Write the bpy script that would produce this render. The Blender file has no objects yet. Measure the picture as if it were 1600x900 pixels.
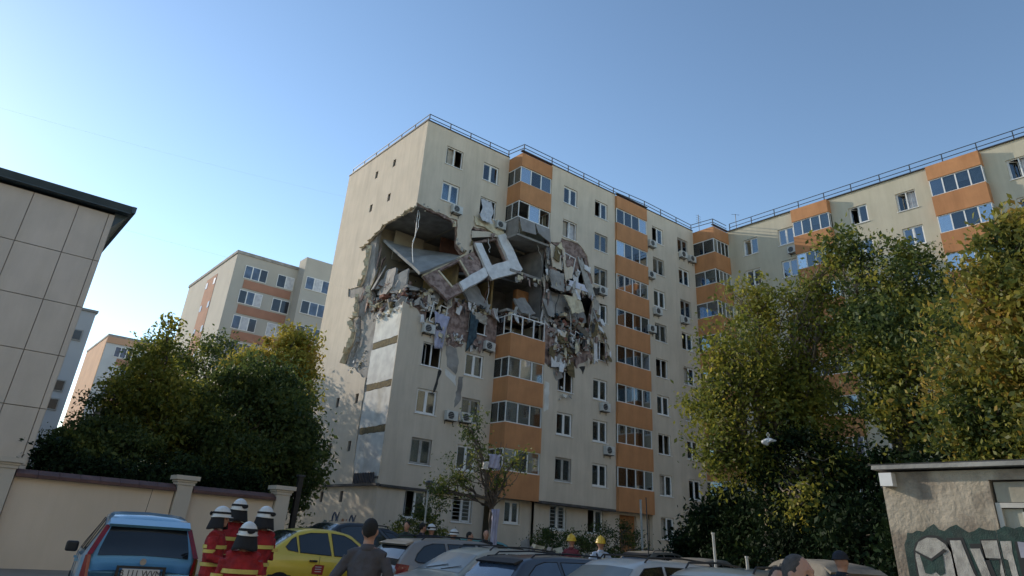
import bpy, bmesh, math, random
import numpy as np
from mathutils import Vector, Matrix, noise
from mathutils.geometry import tessellate_polygon

SC = bpy.context.scene
COL = SC.collection
R = math.radians
random.seed(7)

# ---------------------------------------------------------------- camera
cam_d = bpy.data.cameras.new('camera')
cam = bpy.data.objects.new('camera', cam_d)
COL.objects.link(cam)
cam_d.sensor_width = 36.0
cam_d.lens = 1086.86 / 1600 * 36.0
cam_d.shift_y = -150.0 / 1600
cam_d.clip_start = 0.1
cam_d.clip_end = 3000
HEAD = math.atan2(0.793395, 0.608707)            # the camera looks along this heading
PITCH, ROLL = 0.46792, 0.070609
cam.matrix_world = (Matrix.Translation((-20.353, -36.676, 1.65)) @ Matrix.Rotation(HEAD - math.pi / 2, 4, 'Z')
                    @ Matrix.Rotation(math.pi / 2 + PITCH, 4, 'X') @ Matrix.Rotation(-ROLL * -1, 4, 'Z'))
SC.camera = cam

# ---------------------------------------------------------------- light
SUN_A, SUN_E = R(107), R(20)                     # compass angle in the xy plane and elevation
w = bpy.data.worlds.new('World')
SC.world = w
w.use_nodes = True
nt = w.node_tree
sky = nt.nodes.new('ShaderNodeTexSky')
sky.sky_type = 'NISHITA'
sky.sun_disc = False
sky.sun_elevation = SUN_E
sky.sun_rotation = math.pi / 2 - SUN_A
sky.air_density = 1.0
sky.dust_density = 0.08
sky.ozone_density = 5.0
gam = nt.nodes.new('ShaderNodeGamma')
gam.inputs[1].default_value = 1.16
nt.links.new(sky.outputs[0], gam.inputs[0])
tin = nt.nodes.new('ShaderNodeMixRGB')
tin.blend_type = 'MULTIPLY'
tin.inputs[0].default_value = 1.0
tin.inputs[2].default_value = (1.25, .905, .65, 1)
nt.links.new(gam.outputs[0], tin.inputs[1])
nt.links.new(tin.outputs[0], nt.nodes['Background'].inputs[0])
nt.nodes['Background'].inputs[1].default_value = 0.15
sd = bpy.data.lights.new('sun', 'SUN')
sd.energy = 2.0
sd.angle = R(0.5)
sd.color = (1.0, 0.88, 0.72)
so = bpy.data.objects.new('sun', sd)
COL.objects.link(so)
sv = Vector((math.cos(SUN_A) * math.cos(SUN_E), math.sin(SUN_A) * math.cos(SUN_E), math.sin(SUN_E)))
so.rotation_euler = sv.to_track_quat('Z', 'Y').to_euler()
so.location = sv * 200
SC.view_settings.view_transform = 'Standard'
SC.view_settings.look = 'None'
SC.view_settings.exposure = 0.9

# ---------------------------------------------------------------- materials
MATS = {}
def mat(name, c1, c2=None, scale=2.0, rough=0.85, bump=0.0, metal=0.0, coat=0.0, detail=6, bscale=None, streak=0.0,
        c3=None, fine_streak=0.0, spec=0.5, ramp=(0.35, 0.65)):
    """procedural material: two colours mixed by noise (object space), optional darker dirt c3 and vertical streaks"""
    if name in MATS: return MATS[name]
    m = bpy.data.materials.new(name)
    m.use_nodes = True
    t = m.node_tree; N = t.nodes; L = t.links
    b = N['Principled BSDF']
    b.inputs['Roughness'].default_value = rough
    b.inputs['Metallic'].default_value = metal
    b.inputs['Coat Weight'].default_value = coat
    b.inputs['Specular IOR Level'].default_value = spec
    tc = N.new('ShaderNodeTexCoord')
    no = N.new('ShaderNodeTexNoise')
    no.inputs['Scale'].default_value = scale
    no.inputs['Detail'].default_value = detail
    L.new(tc.outputs['Object'], no.inputs['Vector'])
    rp = N.new('ShaderNodeValToRGB')
    rp.color_ramp.elements[0].position = ramp[0]; rp.color_ramp.elements[1].position = ramp[1]
    c2 = c2 or tuple(x * 0.85 for x in c1)
    rp.color_ramp.elements[0].color = (*c2, 1); rp.color_ramp.elements[1].color = (*c1, 1)
    L.new(no.outputs['Fac'], rp.inputs['Fac'])
    out = rp.outputs['Color']
    if c3:
        n2 = N.new('ShaderNodeTexNoise'); n2.inputs['Scale'].default_value = scale * 0.37
        n2.inputs['Detail'].default_value = 8; n2.inputs['Roughness'].default_value = 0.65
        mp = N.new('ShaderNodeMapping')
        mp.inputs['Scale'].default_value = (1, 1, 1 - streak)
        mp.inputs['Location'].default_value = (3, 7, 1)
        L.new(tc.outputs['Object'], mp.inputs['Vector']); L.new(mp.outputs[0], n2.inputs['Vector'])
        r2 = N.new('ShaderNodeValToRGB')
        r2.color_ramp.elements[0].position = 0.52; r2.color_ramp.elements[1].position = 0.75
        r2.color_ramp.elements[0].color = (0, 0, 0, 1); r2.color_ramp.elements[1].color = (.8, .8, .8, 1)
        L.new(n2.outputs['Fac'], r2.inputs['Fac'])
        mx = N.new('ShaderNodeMixRGB'); mx.inputs[2].default_value = (*c3, 1)
        L.new(r2.outputs['Color'], mx.inputs[0]); L.new(out, mx.inputs[1]); out = mx.outputs[0]
    if fine_streak:
        n4 = N.new('ShaderNodeTexNoise'); n4.inputs['Scale'].default_value = 1.0; n4.inputs['Detail'].default_value = 8; n4.inputs['Roughness'].default_value = .7; n4.inputs['Distortion'].default_value = .4
        m4 = N.new('ShaderNodeMapping'); m4.inputs['Scale'].default_value = (2.3, 2.3, .30)
        L.new(tc.outputs['Object'], m4.inputs['Vector']); L.new(m4.outputs[0], n4.inputs['Vector'])
        r4 = N.new('ShaderNodeValToRGB'); r4.color_ramp.elements[0].position = .30; r4.color_ramp.elements[1].position = .68
        k_ = 1 - fine_streak; r4.color_ramp.elements[0].color = (k_, k_, k_ * .97, 1); r4.color_ramp.elements[1].color = (1, 1, 1, 1)
        L.new(n4.outputs['Fac'], r4.inputs['Fac'])
        x4 = N.new('ShaderNodeMixRGB'); x4.blend_type = 'MULTIPLY'; x4.inputs[0].default_value = 1
        L.new(out, x4.inputs[1]); L.new(r4.outputs[0], x4.inputs[2]); out = x4.outputs[0]
    L.new(out, b.inputs['Base Color'])
    if bump:
        bn = N.new('ShaderNodeBump'); bn.inputs['Strength'].default_value = bump
        bn.inputs['Distance'].default_value = 0.02
        n3 = N.new('ShaderNodeTexNoise'); n3.inputs['Scale'].default_value = bscale or scale * 8
        n3.inputs['Detail'].default_value = 6
        L.new(tc.outputs['Object'], n3.inputs['Vector']); L.new(n3.outputs['Fac'], bn.inputs['Height'])
        L.new(bn.outputs[0], b.inputs['Normal'])
    MATS[name] = m
    return m

def glass(name, tint, alpha):
    """thin window glass: mirrors the sky at a grazing angle, lets the room show through"""
    m = bpy.data.materials.new(name); m.use_nodes = True
    t = m.node_tree; N = t.nodes; L = t.links
    N.remove(N['Principled BSDF'])
    o = N['Material Output']
    tr = N.new('ShaderNodeBsdfTransparent'); tr.inputs[0].default_value = (*tint, 1)
    gl = N.new('ShaderNodeBsdfGlossy'); gl.inputs['Roughness'].default_value = 0.04
    gl.inputs[0].default_value = (.9, .95, 1, 1)
    fr = N.new('ShaderNodeFresnel'); fr.inputs[0].default_value = 1.55
    ad = N.new('ShaderNodeMath'); ad.operation = 'MULTIPLY_ADD'; ad.inputs[1].default_value = 1.0; ad.inputs[2].default_value = alpha
    L.new(fr.outputs[0], ad.inputs[0])
    mx = N.new('ShaderNodeMixShader')
    L.new(ad.outputs[0], mx.inputs[0]); L.new(tr.outputs[0], mx.inputs[1]); L.new(gl.outputs[0], mx.inputs[2])
    L.new(mx.outputs[0], o.inputs[0])
    MATS[name] = m
    return m

M_plaster = mat('cream_plaster', (.66, .565, .45), (.60, .515, .41), 0.8, 0.9, .15, c3=(.42, .355, .28), streak=.85, bscale=30, fine_streak=.15)
M_plaster_w = mat('cream_plaster_wing', (.57, .52, .40), (.53, .48, .37), 0.8, 0.9, .15, c3=(.43, .38, .29), streak=.85, bscale=30, fine_streak=.13)
M_orange = mat('orange_plaster', (.56, .26, .11), (.49, .225, .095), 1.2, 0.85, .1, c3=(.40, .165, .065), streak=.8, bscale=30, fine_streak=.16)
M_conc = mat('raw_concrete', (.36, .34, .31), (.24, .225, .21), 1.6, 0.95, .6, c3=(.13, .115, .10), bscale=9)
M_pink = mat('pink_brown_concrete', (.40, .29, .25), (.20, .13, .11), 3.2, 0.95, 1.0, c3=(.10, .08, .07), bscale=14, ramp=(.40, .58), fine_streak=.35)
M_white = mat('white_stripped_panel', (.74, .72, .66), (.58, .56, .52), 1.5, 0.9, .4, c3=(.38, .33, .24), streak=.5, bscale=12)
M_foam = mat('white_foam', (.72, .71, .70), (.58, .57, .56), 3.0, 0.9, .6, bscale=14)
M_cream_edge = mat('torn_cream', (.68, .60, .42), (.45, .38, .26), 3.0, 0.95, .6, bscale=14)
M_band = mat('adhesive_band', (.20, .15, .07), (.11, .085, .045), 6, 0.95, .5)
M_room = mat('room_wall', (.36, .32, .24), (.30, .265, .2), 1.0, 0.95)
M_ochre = mat('room_ochre', (.36, .25, .10), (.24, .17, .08), 1.5, 0.95, c3=(.09, .07, .05))
M_grey_room = mat('room_grey', (.25, .245, .235), (.15, .145, .14), 1.1, 0.95, c3=(.07, .065, .06))
M_oranger = mat('cabinet_orange', (.38, .17, .06), (.25, .11, .04), 2.5, 0.8)
M_dark = mat('dark_interior', (.05, .048, .045), (.025, .024, .023), 2.0, 0.95)
M_frame = mat('white_pvc', (.80, .79, .76), (.72, .71, .68), 4, 0.5)
M_frame_old = mat('old_frame', (.42, .40, .36), (.30, .28, .25), 4, 0.7)
M_frame_br = mat('brown_frame', (.13, .08, .05), (.09, .055, .035), 4, 0.6)
M_curt = mat('pale_curtain', (.62, .62, .63), (.45, .45, .47), 3, 0.95)
M_curt2 = mat('beige_curtain', (.45, .40, .33), (.34, .30, .25), 3, 0.95)
M_metal = mat('dark_rail_metal', (.05, .055, .065), (.035, .04, .045), 5, 0.5, metal=.3)
M_roof = mat('bitumen_roof', (.07, .07, .07), (.04, .04, .04), 2, 0.95)
M_ac = mat('ac_casing', (.60, .60, .57), (.5, .5, .47), 4, 0.6)
M_black = mat('black_plastic', (.015, .015, .016), (.01, .01, .01), 4, 0.5)
M_glass = glass('window_glass', (.55, .60, .62), .04)
M_glass_b = glass('blue_window_glass', (.35, .42, .5), .12)
M_glass_p = glass('pale_window_glass', (.5, .55, .58), .34)

# ---------------------------------------------------------------- mesh helpers
def tag(o, label=None, cat=None, group=None, kind=None):
    if label: o['label'] = label
    if cat: o['category'] = cat
    if group: o['group'] = group
    if kind: o['kind'] = kind
    return o

def empty(name, loc=(0, 0, 0), rz=0.0):
    o = bpy.data.objects.new(name, None)
    o.location = loc; o.rotation_euler = (0, 0, rz); o.empty_display_size = .3
    COL.objects.link(o)
    return o

def link(name, me, parent=None, loc=(0, 0, 0), rz=0.0):
    o = bpy.data.objects.new(name, me)
    COL.objects.link(o)
    o.location = loc; o.rotation_euler = (0, 0, rz)
    if parent: o.parent = parent
    return o

class MB:
    """collects boxes, bars, tubes and sheets into one mesh"""
    def __init__(s): s.v = []; s.f = []; s.m = []; s.mats = []; s.smooth = False
    def mi(s, m):
        if m is None: return 0
        if m not in s.mats: s.mats.append(m)
        return s.mats.index(m)
    def add(s, vs, fs, m=None):
        o = len(s.v); s.v += [tuple(v) for v in vs]; k = s.mi(m)
        for f in fs: s.f.append(tuple(i + o for i in f)); s.m.append(k)
    def box(s, x0, x1, y0, y1, z0, z1, m=None, M=None):
        vs = [Vector((x, y, z)) for z in (z0, z1) for y in (y0, y1) for x in (x0, x1)]
        if M is not None: vs = [M @ v for v in vs]
        s.add(vs, [(0, 2, 3, 1), (4, 5, 7, 6), (0, 1, 5, 4), (2, 6, 7, 3), (0, 4, 6, 2), (1, 3, 7, 5)], m)
    def tube(s, pts, r, n=6, m=None, r2=None):
        pts = [Vector(p) for p in pts]; rings = []
        for i, p in enumerate(pts):
            d = (pts[min(i + 1, len(pts) - 1)] - pts[max(i - 1, 0)])
            if d.length < 1e-6: d = Vector((0, 0, 1))
            d.normalize()
            a = d.orthogonal().normalized(); b = d.cross(a)
            rr = r if r2 is None else r + (r2 - r) * i / max(1, len(pts) - 1)
            rings.append([p + (a * math.cos(k * 2 * math.pi / n) + b * math.sin(k * 2 * math.pi / n)) * rr for k in range(n)])
        vs = [v for q in rings for v in q]; fs = []
        for i in range(len(rings) - 1):
            for k in range(n):
                fs.append((i * n + k, i * n + (k + 1) % n, (i + 1) * n + (k + 1) % n, (i + 1) * n + k))
        fs.append(tuple(range(n - 1, -1, -1))); fs.append(tuple((len(rings) - 1) * n + k for k in range(n)))
        s.add(vs, fs, m)
    def slab(s, outer, holes, fr, d0, d1, m=None):
        loops = [[Vector((a, b, 0)) for a, b in L] for L in [outer] + holes]
        tri = tessellate_polygon(loops)
        flat = [p for L in [outer] + holes for p in L]
        n = len(flat)
        vs = [fr(a, d0, b) for a, b in flat] + [fr(a, d1, b) for a, b in flat]
        fs = []
        for t in tri:
            a, b, c = [flat[i] for i in t]
            if (b[0] - a[0]) * (c[1] - a[1]) - (b[1] - a[1]) * (c[0] - a[0]) < 0: t = (t[0], t[2], t[1])
            fs.append(tuple(t)); fs.append(tuple(i + n for i in reversed(t)))
        o = 0
        for L in [outer] + holes:
            k = len(L)
            for i in range(k): fs.append((o + i, o + (i + 1) % k, n + o + (i + 1) % k, n + o + i))
            o += k
        s.add(vs, fs, m)
    def mesh(s, name, m=None, smooth=False):
        me = bpy.data.meshes.new(name)
        me.from_pydata(s.v, [], s.f)
        for q in (s.mats or ([m] if m else [])): me.materials.append(q)
        if m and s.mats and not me.materials: me.materials.append(m)
        if len(s.mats) > 1: me.polygons.foreach_set('material_index', s.m)
        if smooth: me.polygons.foreach_set('use_smooth', [True] * len(me.polygons))
        me.update()
        return me
    def build(s, name, m=None, parent=None, smooth=False, loc=(0, 0, 0), rz=0.0):
        return link(name, s.mesh(name, m, smooth), parent, loc, rz)

def rough(pts, amp=.12, step=.35, rnd=random):
    out = []
    for i in range(len(pts) - 1):
        a = Vector(pts[i]); b = Vector(pts[i + 1]); n = max(1, int((b - a).length / step))
        for k in range(n):
            p = a.lerp(b, k / n)
            out.append((p.x + (rnd.uniform(-amp, amp) if (k or i) else 0), p.y + (rnd.uniform(-amp, amp) if (k or i) else 0)))
    out.append(tuple(pts[-1]))
    return out

F0Z, FH, NF, TOP = 3.32, 2.8, 9, 27.7
zc = lambda i: F0Z + FH * i
front = lambda y0: (lambda u, d, z: (u, y0 + d, z))        # d > 0 goes into the wall
side = lambda x0: (lambda u, d, z: (x0 + d, u, z))
rect = lambda a, b, c, d: [(a, c), (b, c), (b, d), (a, d)]

# ---------------------------------------------------------------- windows
WIN = {}
def window_meshes(w, h, style):
    """frame, panes and curtains around the local origin; local y points into the wall"""
    key = (w, h, style)
    if key in WIN: return WIN[key]
    out = []
    a, b = w / 2, h / 2
    fm = M_frame_old if 'old' in style else (M_frame_br if 'brown' in style else M_frame)
    f = MB(); t = .065
    f.box(-a, a, .10, .17, -b, -b + t); f.box(-a, a, .10, .17, b - t, b)
    f.box(-a, -a + t, .102, .168, -b + t, b - t); f.box(a - t, a, .102, .168, -b + t, b - t)
    f.box(-.04, .04, .098, .172, -b + t, b - t)
    if 'bars' in style:
        g = MB()
        for k in range(7): g.box(-a, a, -.05, -.035, -b + .1 + k * (h - .2) / 6, -b + .12 + k * (h - .2) / 6)
        for x in (-a, 0, a): g.box(x - .01, x + .01, -.052, -.033, -b, b)
        out.append(('window_grille', g.mesh('window_grille', M_ac)))
    out.insert(0, ('window', f.mesh('window', fm)))
    s = MB(); s.box(-a - .06, a + .06, -.06, .09, -b - .05, -b - .003); out.append(('sill', s.mesh('sill', M_frame)))
    gm = M_glass_b if 'blue' in style else M_glass
    def pane(x0, x1, ang=0):
        p = MB(); p.box(0, x1 - x0, -.008, .008, -b + t, b - t)
        q = MB(); q.box(0, x1 - x0, -.025, .025, -b + t, -b + t + .05); q.box(0, x1 - x0, -.025, .025, b - t - .05, b - t)
        q.box(0, .05, -.024, .024, -b + t + .05, b - t - .05); q.box(x1 - x0 - .05, x1 - x0, -.024, .024, -b + t + .05, b - t - .05)
        M = Matrix.Translation((x0 if ang >= 0 else x0, .135, 0)) @ Matrix.Rotation(ang, 4, 'Z')
        for mb_ in (p, q): mb_.v = [tuple(M @ Vector(v)) for v in mb_.v]
        out.append(('pane', p.mesh('pane', gm))); out.append(('sash', q.mesh('sash', fm)))
    if 'broken' in style:
        pane(-a + t, -.04, R(38))
    elif 'open' in style:
        pane(-a + t, -.04, R(50)); pane(.04, a - t)
    elif 'gone' in style: pass
    else: pane(-a + t, -.04); pane(.04, a - t)
    def curt(x0, x1, z0, z1, m):
        c = MB(); n = 14; vs = []
        for k in range(n + 1):
            x = x0 + (x1 - x0) * k / n; y = .30 + .035 * math.sin(k * 2.1)
            vs += [(x, y, z0 + .04 * math.sin(k * 1.3)), (x, y, z1)]
        c.add(vs, [(2 * k, 2 * k + 2, 2 * k + 3, 2 * k + 1) for k in range(n)])
        out.append(('curtain', c.mesh('curtain', m, True)))
    if 'curt' in style: curt(-a, a, -b, b, M_curt)
    if 'half' in style: curt(0, a, -b, b, M_curt)
    if 'lhalf' in style: curt(-a, -.1, -b, b, M_curt2)
    if 'beige' in style: curt(-a, a * .3, -b, b, M_curt2)
    if 'blind' in style: curt(-a, a, 0, b, M_curt2)
    if 'flutter' in style:
        c = MB(); vs = []; n = 10
        for k in range(n + 1):
            x = -a + .1 + (w * .7) * k / n
            for j in range(7):
                z = b - .1 - j * (h + .5) / 6
                vs.append((x + .06 * j * math.sin(j), .12 - .09 * j + .05 * math.sin(k * 1.9 + j), z))
        c.add(vs, [(k * 7 + j, (k + 1) * 7 + j, (k + 1) * 7 + j + 1, k * 7 + j + 1) for k in range(n) for j in range(6)])
        out.append(('curtain', c.mesh('curtain', M_curt, True)))
    WIN[key] = out
    return out

def put_window(parent, pos, rz, w, h, style):
    parts = window_meshes(w, h, style)
    o = link('window', parts[0][1], parent, pos, rz)
    for nme, me in parts[1:]: link(nme, me, o)
    return o
RZS = -math.pi / 2                                # windows of walls that face -x

def rot_front(u, y, z): return (u, y, z)

# ---------------------------------------------------------------- balcony columns
def balcony_meshes(x0, x1, y_wall, y_front, left_face=True, zlo=-2.05, zw0=-.55, zw1=.75):
    """one storey of a boxed-in balcony around storey centre 0: orange parapet and glazing band (front toward -y)"""
    res = {}
    p = MB(); t = .12
    def ring(mb, z0, z1, th):
        mb.box(x0, x1, y_front, y_front + th, z0, z1)
        mb.box(x0, x0 + th, y_front + th, y_wall, z0, z1)
        mb.box(x1 - th, x1, y_front + th, y_wall, z0, z1)
    ring(p, zlo, zw0, t)
    res['parapet'] = p.mesh('balcony_parapet', M_orange)
    s = MB(); s.box(x0 + t, x1 - t, y_front + t, y_wall, zlo + .03, zlo + .17); res['slab'] = s.mesh('balcony_slab', M_conc)
    return res

def glazing(parent, x0, x1, y_wall, y_front, z, n, style='', zw0=-.55, zw1=.75):
    """glazing band: frame with mullions and n front panes, one or more side panes"""
    fm = M_frame
    f = MB(); t = .07; y = y_front + .11
    f.box(x0 + .02, x1 - .02, y - .03, y + .03, zw0, zw0 + t); f.box(x0 + .02, x1 - .02, y - .03, y + .03, zw1 - t, zw1)
    xs = [x0 + .02 + (x1 - x0 - .04) * k / n for k in range(n + 1)]
    for k, x in enumerate(xs):
        ww = .085 if 0 < k < n else .10
        f.box(max(x0 + .02, x - ww / 2), min(x1 - .02, x + ww / 2), y - .028, y + .028, zw0 + t, zw1 - t)
    sx = []
    if y_wall - y_front > .5:
        for xx in (x0 + .05, x1 - .05):
            f.box(xx - .028, xx + .028, y + .03, y_wall, zw0 + .001, zw0 + t - .001); f.box(xx - .028, xx + .028, y + .03, y_wall, zw1 - t + .001, zw1 - .001)
            m2 = (y + y_wall) / 2
            f.box(xx - .026, xx + .026, m2 - .025, m2 + .025, zw0 + t, zw1 - t)
    o = f.build('window', fm, parent, loc=(0, 0, z))
    rnd = random.Random(int(x0 * 100 + z * 37))
    for k in range(n):
        if 'gone' in style and rnd.random() < .45: continue
        p = MB(); 
        ang = R(rnd.uniform(10, 35)) if ('gone' in style and rnd.random() < .5) else 0
        wd = xs[k + 1] - xs[k] - .05
        M = Matrix.Translation((xs[k] + .025, y, 0)) @ Matrix.Rotation(ang, 4, 'Z')
        p.box(0, wd, -.006, .006, zw0 + t, zw1 - t, M=M)
        p.build('pane', rnd.choice([M_glass, M_glass_b, M_glass_p, M_glass_p]), o)
        if rnd.random() < .55:
            c = MB(); vs = []
            z0 = zw0 if rnd.random() < .6 else 0.1
            for q in range(9): vs += [(xs[k] + .03 + wd * q / 8, y + .18 + .03 * math.sin(q * 2.2), z0), (xs[k] + .03 + wd * q / 8, y + .18 + .03 * math.sin(q * 2.2), zw1)]
            c.add(vs, [(2 * q, 2 * q + 2, 2 * q + 3, 2 * q + 1) for q in range(8)])
            c.build('curtain', rnd.choice([M_curt, M_curt2, M_curt]), o, smooth=True)
    if y_wall - y_front > .5:
        for xx in (x0 + .05, x1 - .05):
            m2 = (y + y_wall) / 2
            for (ya, yb) in ((y + .03, m2 - .025), (m2 + .025, y_wall)):
                if 'gone' in style and rnd.random() < .6: continue
                p = MB(); p.box(xx - .006, xx + .006, ya, yb, zw0 + t, zw1 - t); p.build('pane', M_glass_b if rnd.random() < .5 else M_glass, o)
    return o

# ---------------------------------------------------------------- ground
def gz(x, y): return .32 * min(1, max(0, (y + 29) / 17)) 
def ground():
    N = 60; vs = []; fs = []
    xs = [-1500, -600, -200, -80] + [-60 + 3 * k for k in range(45)] + [110, 250, 700, 1500]
    ys = [-1500, -600, -200, -90] + [-60 + 3 * k for k in range(45)] + [110, 250, 700, 1500]
    for y in ys:
        for x in xs: vs.append((x, y, gz(x, y)))
    n = len(xs)
    for j in range(len(ys) - 1):
        for i in range(n - 1): fs.append((j * n + i, j * n + i + 1, (j + 1) * n + i + 1, (j + 1) * n + i))
    g = MB(); g.add(vs, fs)
    o = g.build('ground', mat('dusty_concrete_ground', (.33, .29, .235), (.24, .21, .17), .35, .95, .4, c3=(.12, .11, .095), bscale=25), smooth=True)
    tag(o, 'dusty asphalt yard between the apartment blocks', kind='structure')
ground()

# ---------------------------------------------------------------- main block
BLD = tag(empty('apartment_building', (0, 0, 0)), 'cream nine-storey apartment block with orange balconies and two blown-out storeys at its corner', 'apartment building')
A_X, B_X, C_X, D_X, F_X, G_X = 2.42, 5.68, 12.28, 15.62, 22.42, 25.75
WA, WB = 1.42, 1.42

def holes(cols, floors, w, h, skip=()):
    return [rect(x - w / 2, x + w / 2, zc(i) - h / 2, zc(i) + h / 2) for k, x in cols for i in floors if (k, i) not in skip]

dam_top = [(7.3, 20.9), (6.83, 20.83), (6.35, 21.0), (5.5, 21.04), (4.55, 20.97), (4.41, 20.7), (4.54, 20.1), (4.7, 19.4),
           (4.78, 18.9), (4.27, 18.66), (3.82, 18.89), (3.4, 19.27), (3.3, 20.2), (3.25, 20.97), (1.97, 21.02), (1.04, 21.07), (0.0, 21.12)]
dam_bot = [(7.3, 15.45), (6.3, 15.54), (4.2, 15.58), (3.2, 15.5), (2.25, 15.2), (1.6, 15.3), (.9, 14.75), (0, 14.55)]
rr = random.Random(3)
ab_low = [(0, 0), (7.3, 0)] + rough(dam_bot, .07, .3, rr)
ab_up = [(0, TOP), (7.3, TOP)] + rough(dam_top, .05, .3, rr)
fr0 = front(0)
mb = MB()
lowf = range(0, 5)
mb.slab(ab_low, holes([('A', A_X), ('B', B_X)], lowf, 1.42, 1.42), fr0, 0.0, .24)
mb.slab(ab_up, holes([('A', A_X), ('B', B_X)], (7, 8), 1.42, 1.42), fr0, 0.0, .24)
mb.build('wall', M_pink, BLD)
# outer insulation with the cream plaster, torn back further than the concrete
ins_bot = [(7.3, 13.0), (6.9, 13.3), (6.95, 14.4), (6.6, 14.9), (6.3, 13.62), (5.9, 13.45), (4.9, 13.3), (4.85, 15.3), (4.75, 15.5), (4.4, 15.4), (4.3, 14.2), (4.1, 13.2), (3.6, 12.9), (3.25, 13.2),
           (3.3, 15.0), (2.9, 15.3), (2.7, 14.2), (2.3, 13.7), (1.75, 13.75), (1.3, 13.9), (1.0, 14.35), (.3, 14.45), (0, 14.55)]
ins_bot = [(7.3, 13.05), (6.6, 13.5), (6.45, 12.9), (4.75, 13.0), (4.6, 12.7), (4.1, 12.5), (3.35, 12.75), (3.3, 13.6), (3.2, 14.9), (1.65, 13.6), (1.25, 13.9), (1.0, 14.35), (.3, 14.45), (0, 14.55)]
ins_low = [(-.07, 0), (7.3, 0)] + rough(ins_bot, .07, .25, rr)[:-1] + [(-.07, 14.55)]
ins_up = [(-.07, TOP), (7.3, TOP)] + rough([(x, z + .12) for x, z in dam_top], .07, .3, rr)[:-1] + [(-.07, 21.3)]
mb = MB()
h_low = holes([('A', A_X), ('B', B_X)], range(0, 4), 1.42, 1.42)
mb.slab(ins_low, h_low, fr0, -.07, -.003)
mb.slab(ins_up, holes([('A', A_X), ('B', B_X)], (7, 8), 1.42, 1.42), fr0, -.07, -.003)
mb.build('facade_plaster', M_plaster, BLD)

# gable wall (faces -x)
gab_c = [(5.0, 21.1), (5.0, 20.35), (5.01, 18.9), (4.45, 17.3), (4.71, 16.49), (4.07, 15.2), (3.5, 14.5), (2.49, 14.78), (1.37, 15.1), (.6, 14.7), (0, 14.55)]
sw = [(1, 0), (1, 0)]
gL, gR = 6.72, 4.1
gw = lambda fl: [rect(y - .22, y + .22, zc(i) - .05, zc(i) + .62) for y in (gL, gR) for i in fl]
def sub_holes(fl_l, fl_r): return [rect(gL - .2, gL + .2, zc(i) - .1, zc(i) + .5) for i in fl_l] + [rect(gR - .2, gR + .2, zc(i) - .1, zc(i) + .5) for i in fl_r]
gout = [(11.74, 0), (11.74, TOP), (0.245, TOP), (0.245, 21.1)] + rough([(1.2, 21.1)] + gab_c[:-1], .09, .3, rr) + [(0.245, 14.6), (0.245, 0)]
mb = MB()
mb.slab(gout, sub_holes((0, 1, 2, 3, 7, 8), (0, 1, 2, 7, 8)), side(0), 0.002, .24)
mb.build('gable_wall', M_conc, BLD)
gi = [(.0, 21.05), (.42, 20.85), (1.0, 20.9), (1.68, 20.9), (2.68, 20.86), (4.01, 20.93), (4.37, 20.65), (5.05, 20.51), (6.31, 20.08), (7.1, 19.98), (7.0, 19.75), (6.2, 19.75), (5.57, 19.75), (5.59, 19.29), (5.64, 18.59),
      (5.69, 17.89), (5.84, 17.22), (6.18, 16.9), (8.1, 17.15), (8.0, 16.5), (6.4, 16.2), (6.0, 15.41), (5.9, 14.7), (6.7, 14.9), (6.7, 14.2), (5.75, 13.92), (5.84, 13.17), (5.97, 12.76), (6.4, 12.18), (6.7, 11.6),
      (5.79, 11.4), (5.0, 11.1), (4.2, 10.6), (3.35, 10.3), (3.3, 8.5), (3.3, 6.0), (3.0, 4.5), (.5, 4.42), (0, 4.4)]
mb = MB()
gio = [(11.74, 0), (11.74, TOP), (0, TOP)] + rough(gi, .07, .3, rr) + [(0, 0)]
mb.slab(gio, sub_holes((0, 1, 2, 7, 8), (0, 1, 2, 7, 8)), side(0), -.07, -.003)
mb.build('gable_plaster', M_plaster, BLD)
for (a, b, c, d) in ((.02, 3.2, 12.45, 14.35), (.02, 3.22, 9.85, 12.0), (.02, 3.24, 7.3, 9.45), (.02, 3.2, 4.55, 6.9)):
    p = MB(); p.slab(rough([(a, c), (b, c), (b, d), (a, d), (a, c)], .03, .4, rr)[:-1], [], side(0), -.025, -.001); p.build('stripped_panel', M_white, BLD)
for (c, d) in ((12.02, 12.43), (9.47, 9.83), (6.92, 7.28)):
    p = MB(); p.slab(rough([(.02, c), (3.1, c), (3.1, d), (.02, d), (.02, c)], .04, .2, rr)[:-1], [], side(0), -.03, -.002); p.build('adhesive_band', M_band, BLD)
for y, fl in ((gL, (0, 1, 2, 3, 7, 8)), (gR, (0, 1, 2, 7, 8))):
    for i in fl: 
        f = MB(); f.box(.08, .12, y - .2, y + .2, zc(i) - .1, zc(i) + .5, M_dark); f.box(.04, .08, y - .02, y + .02, zc(i) - .1, zc(i) + .5, M_frame_old)
        f.build('vent_window', None, BLD)

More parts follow.
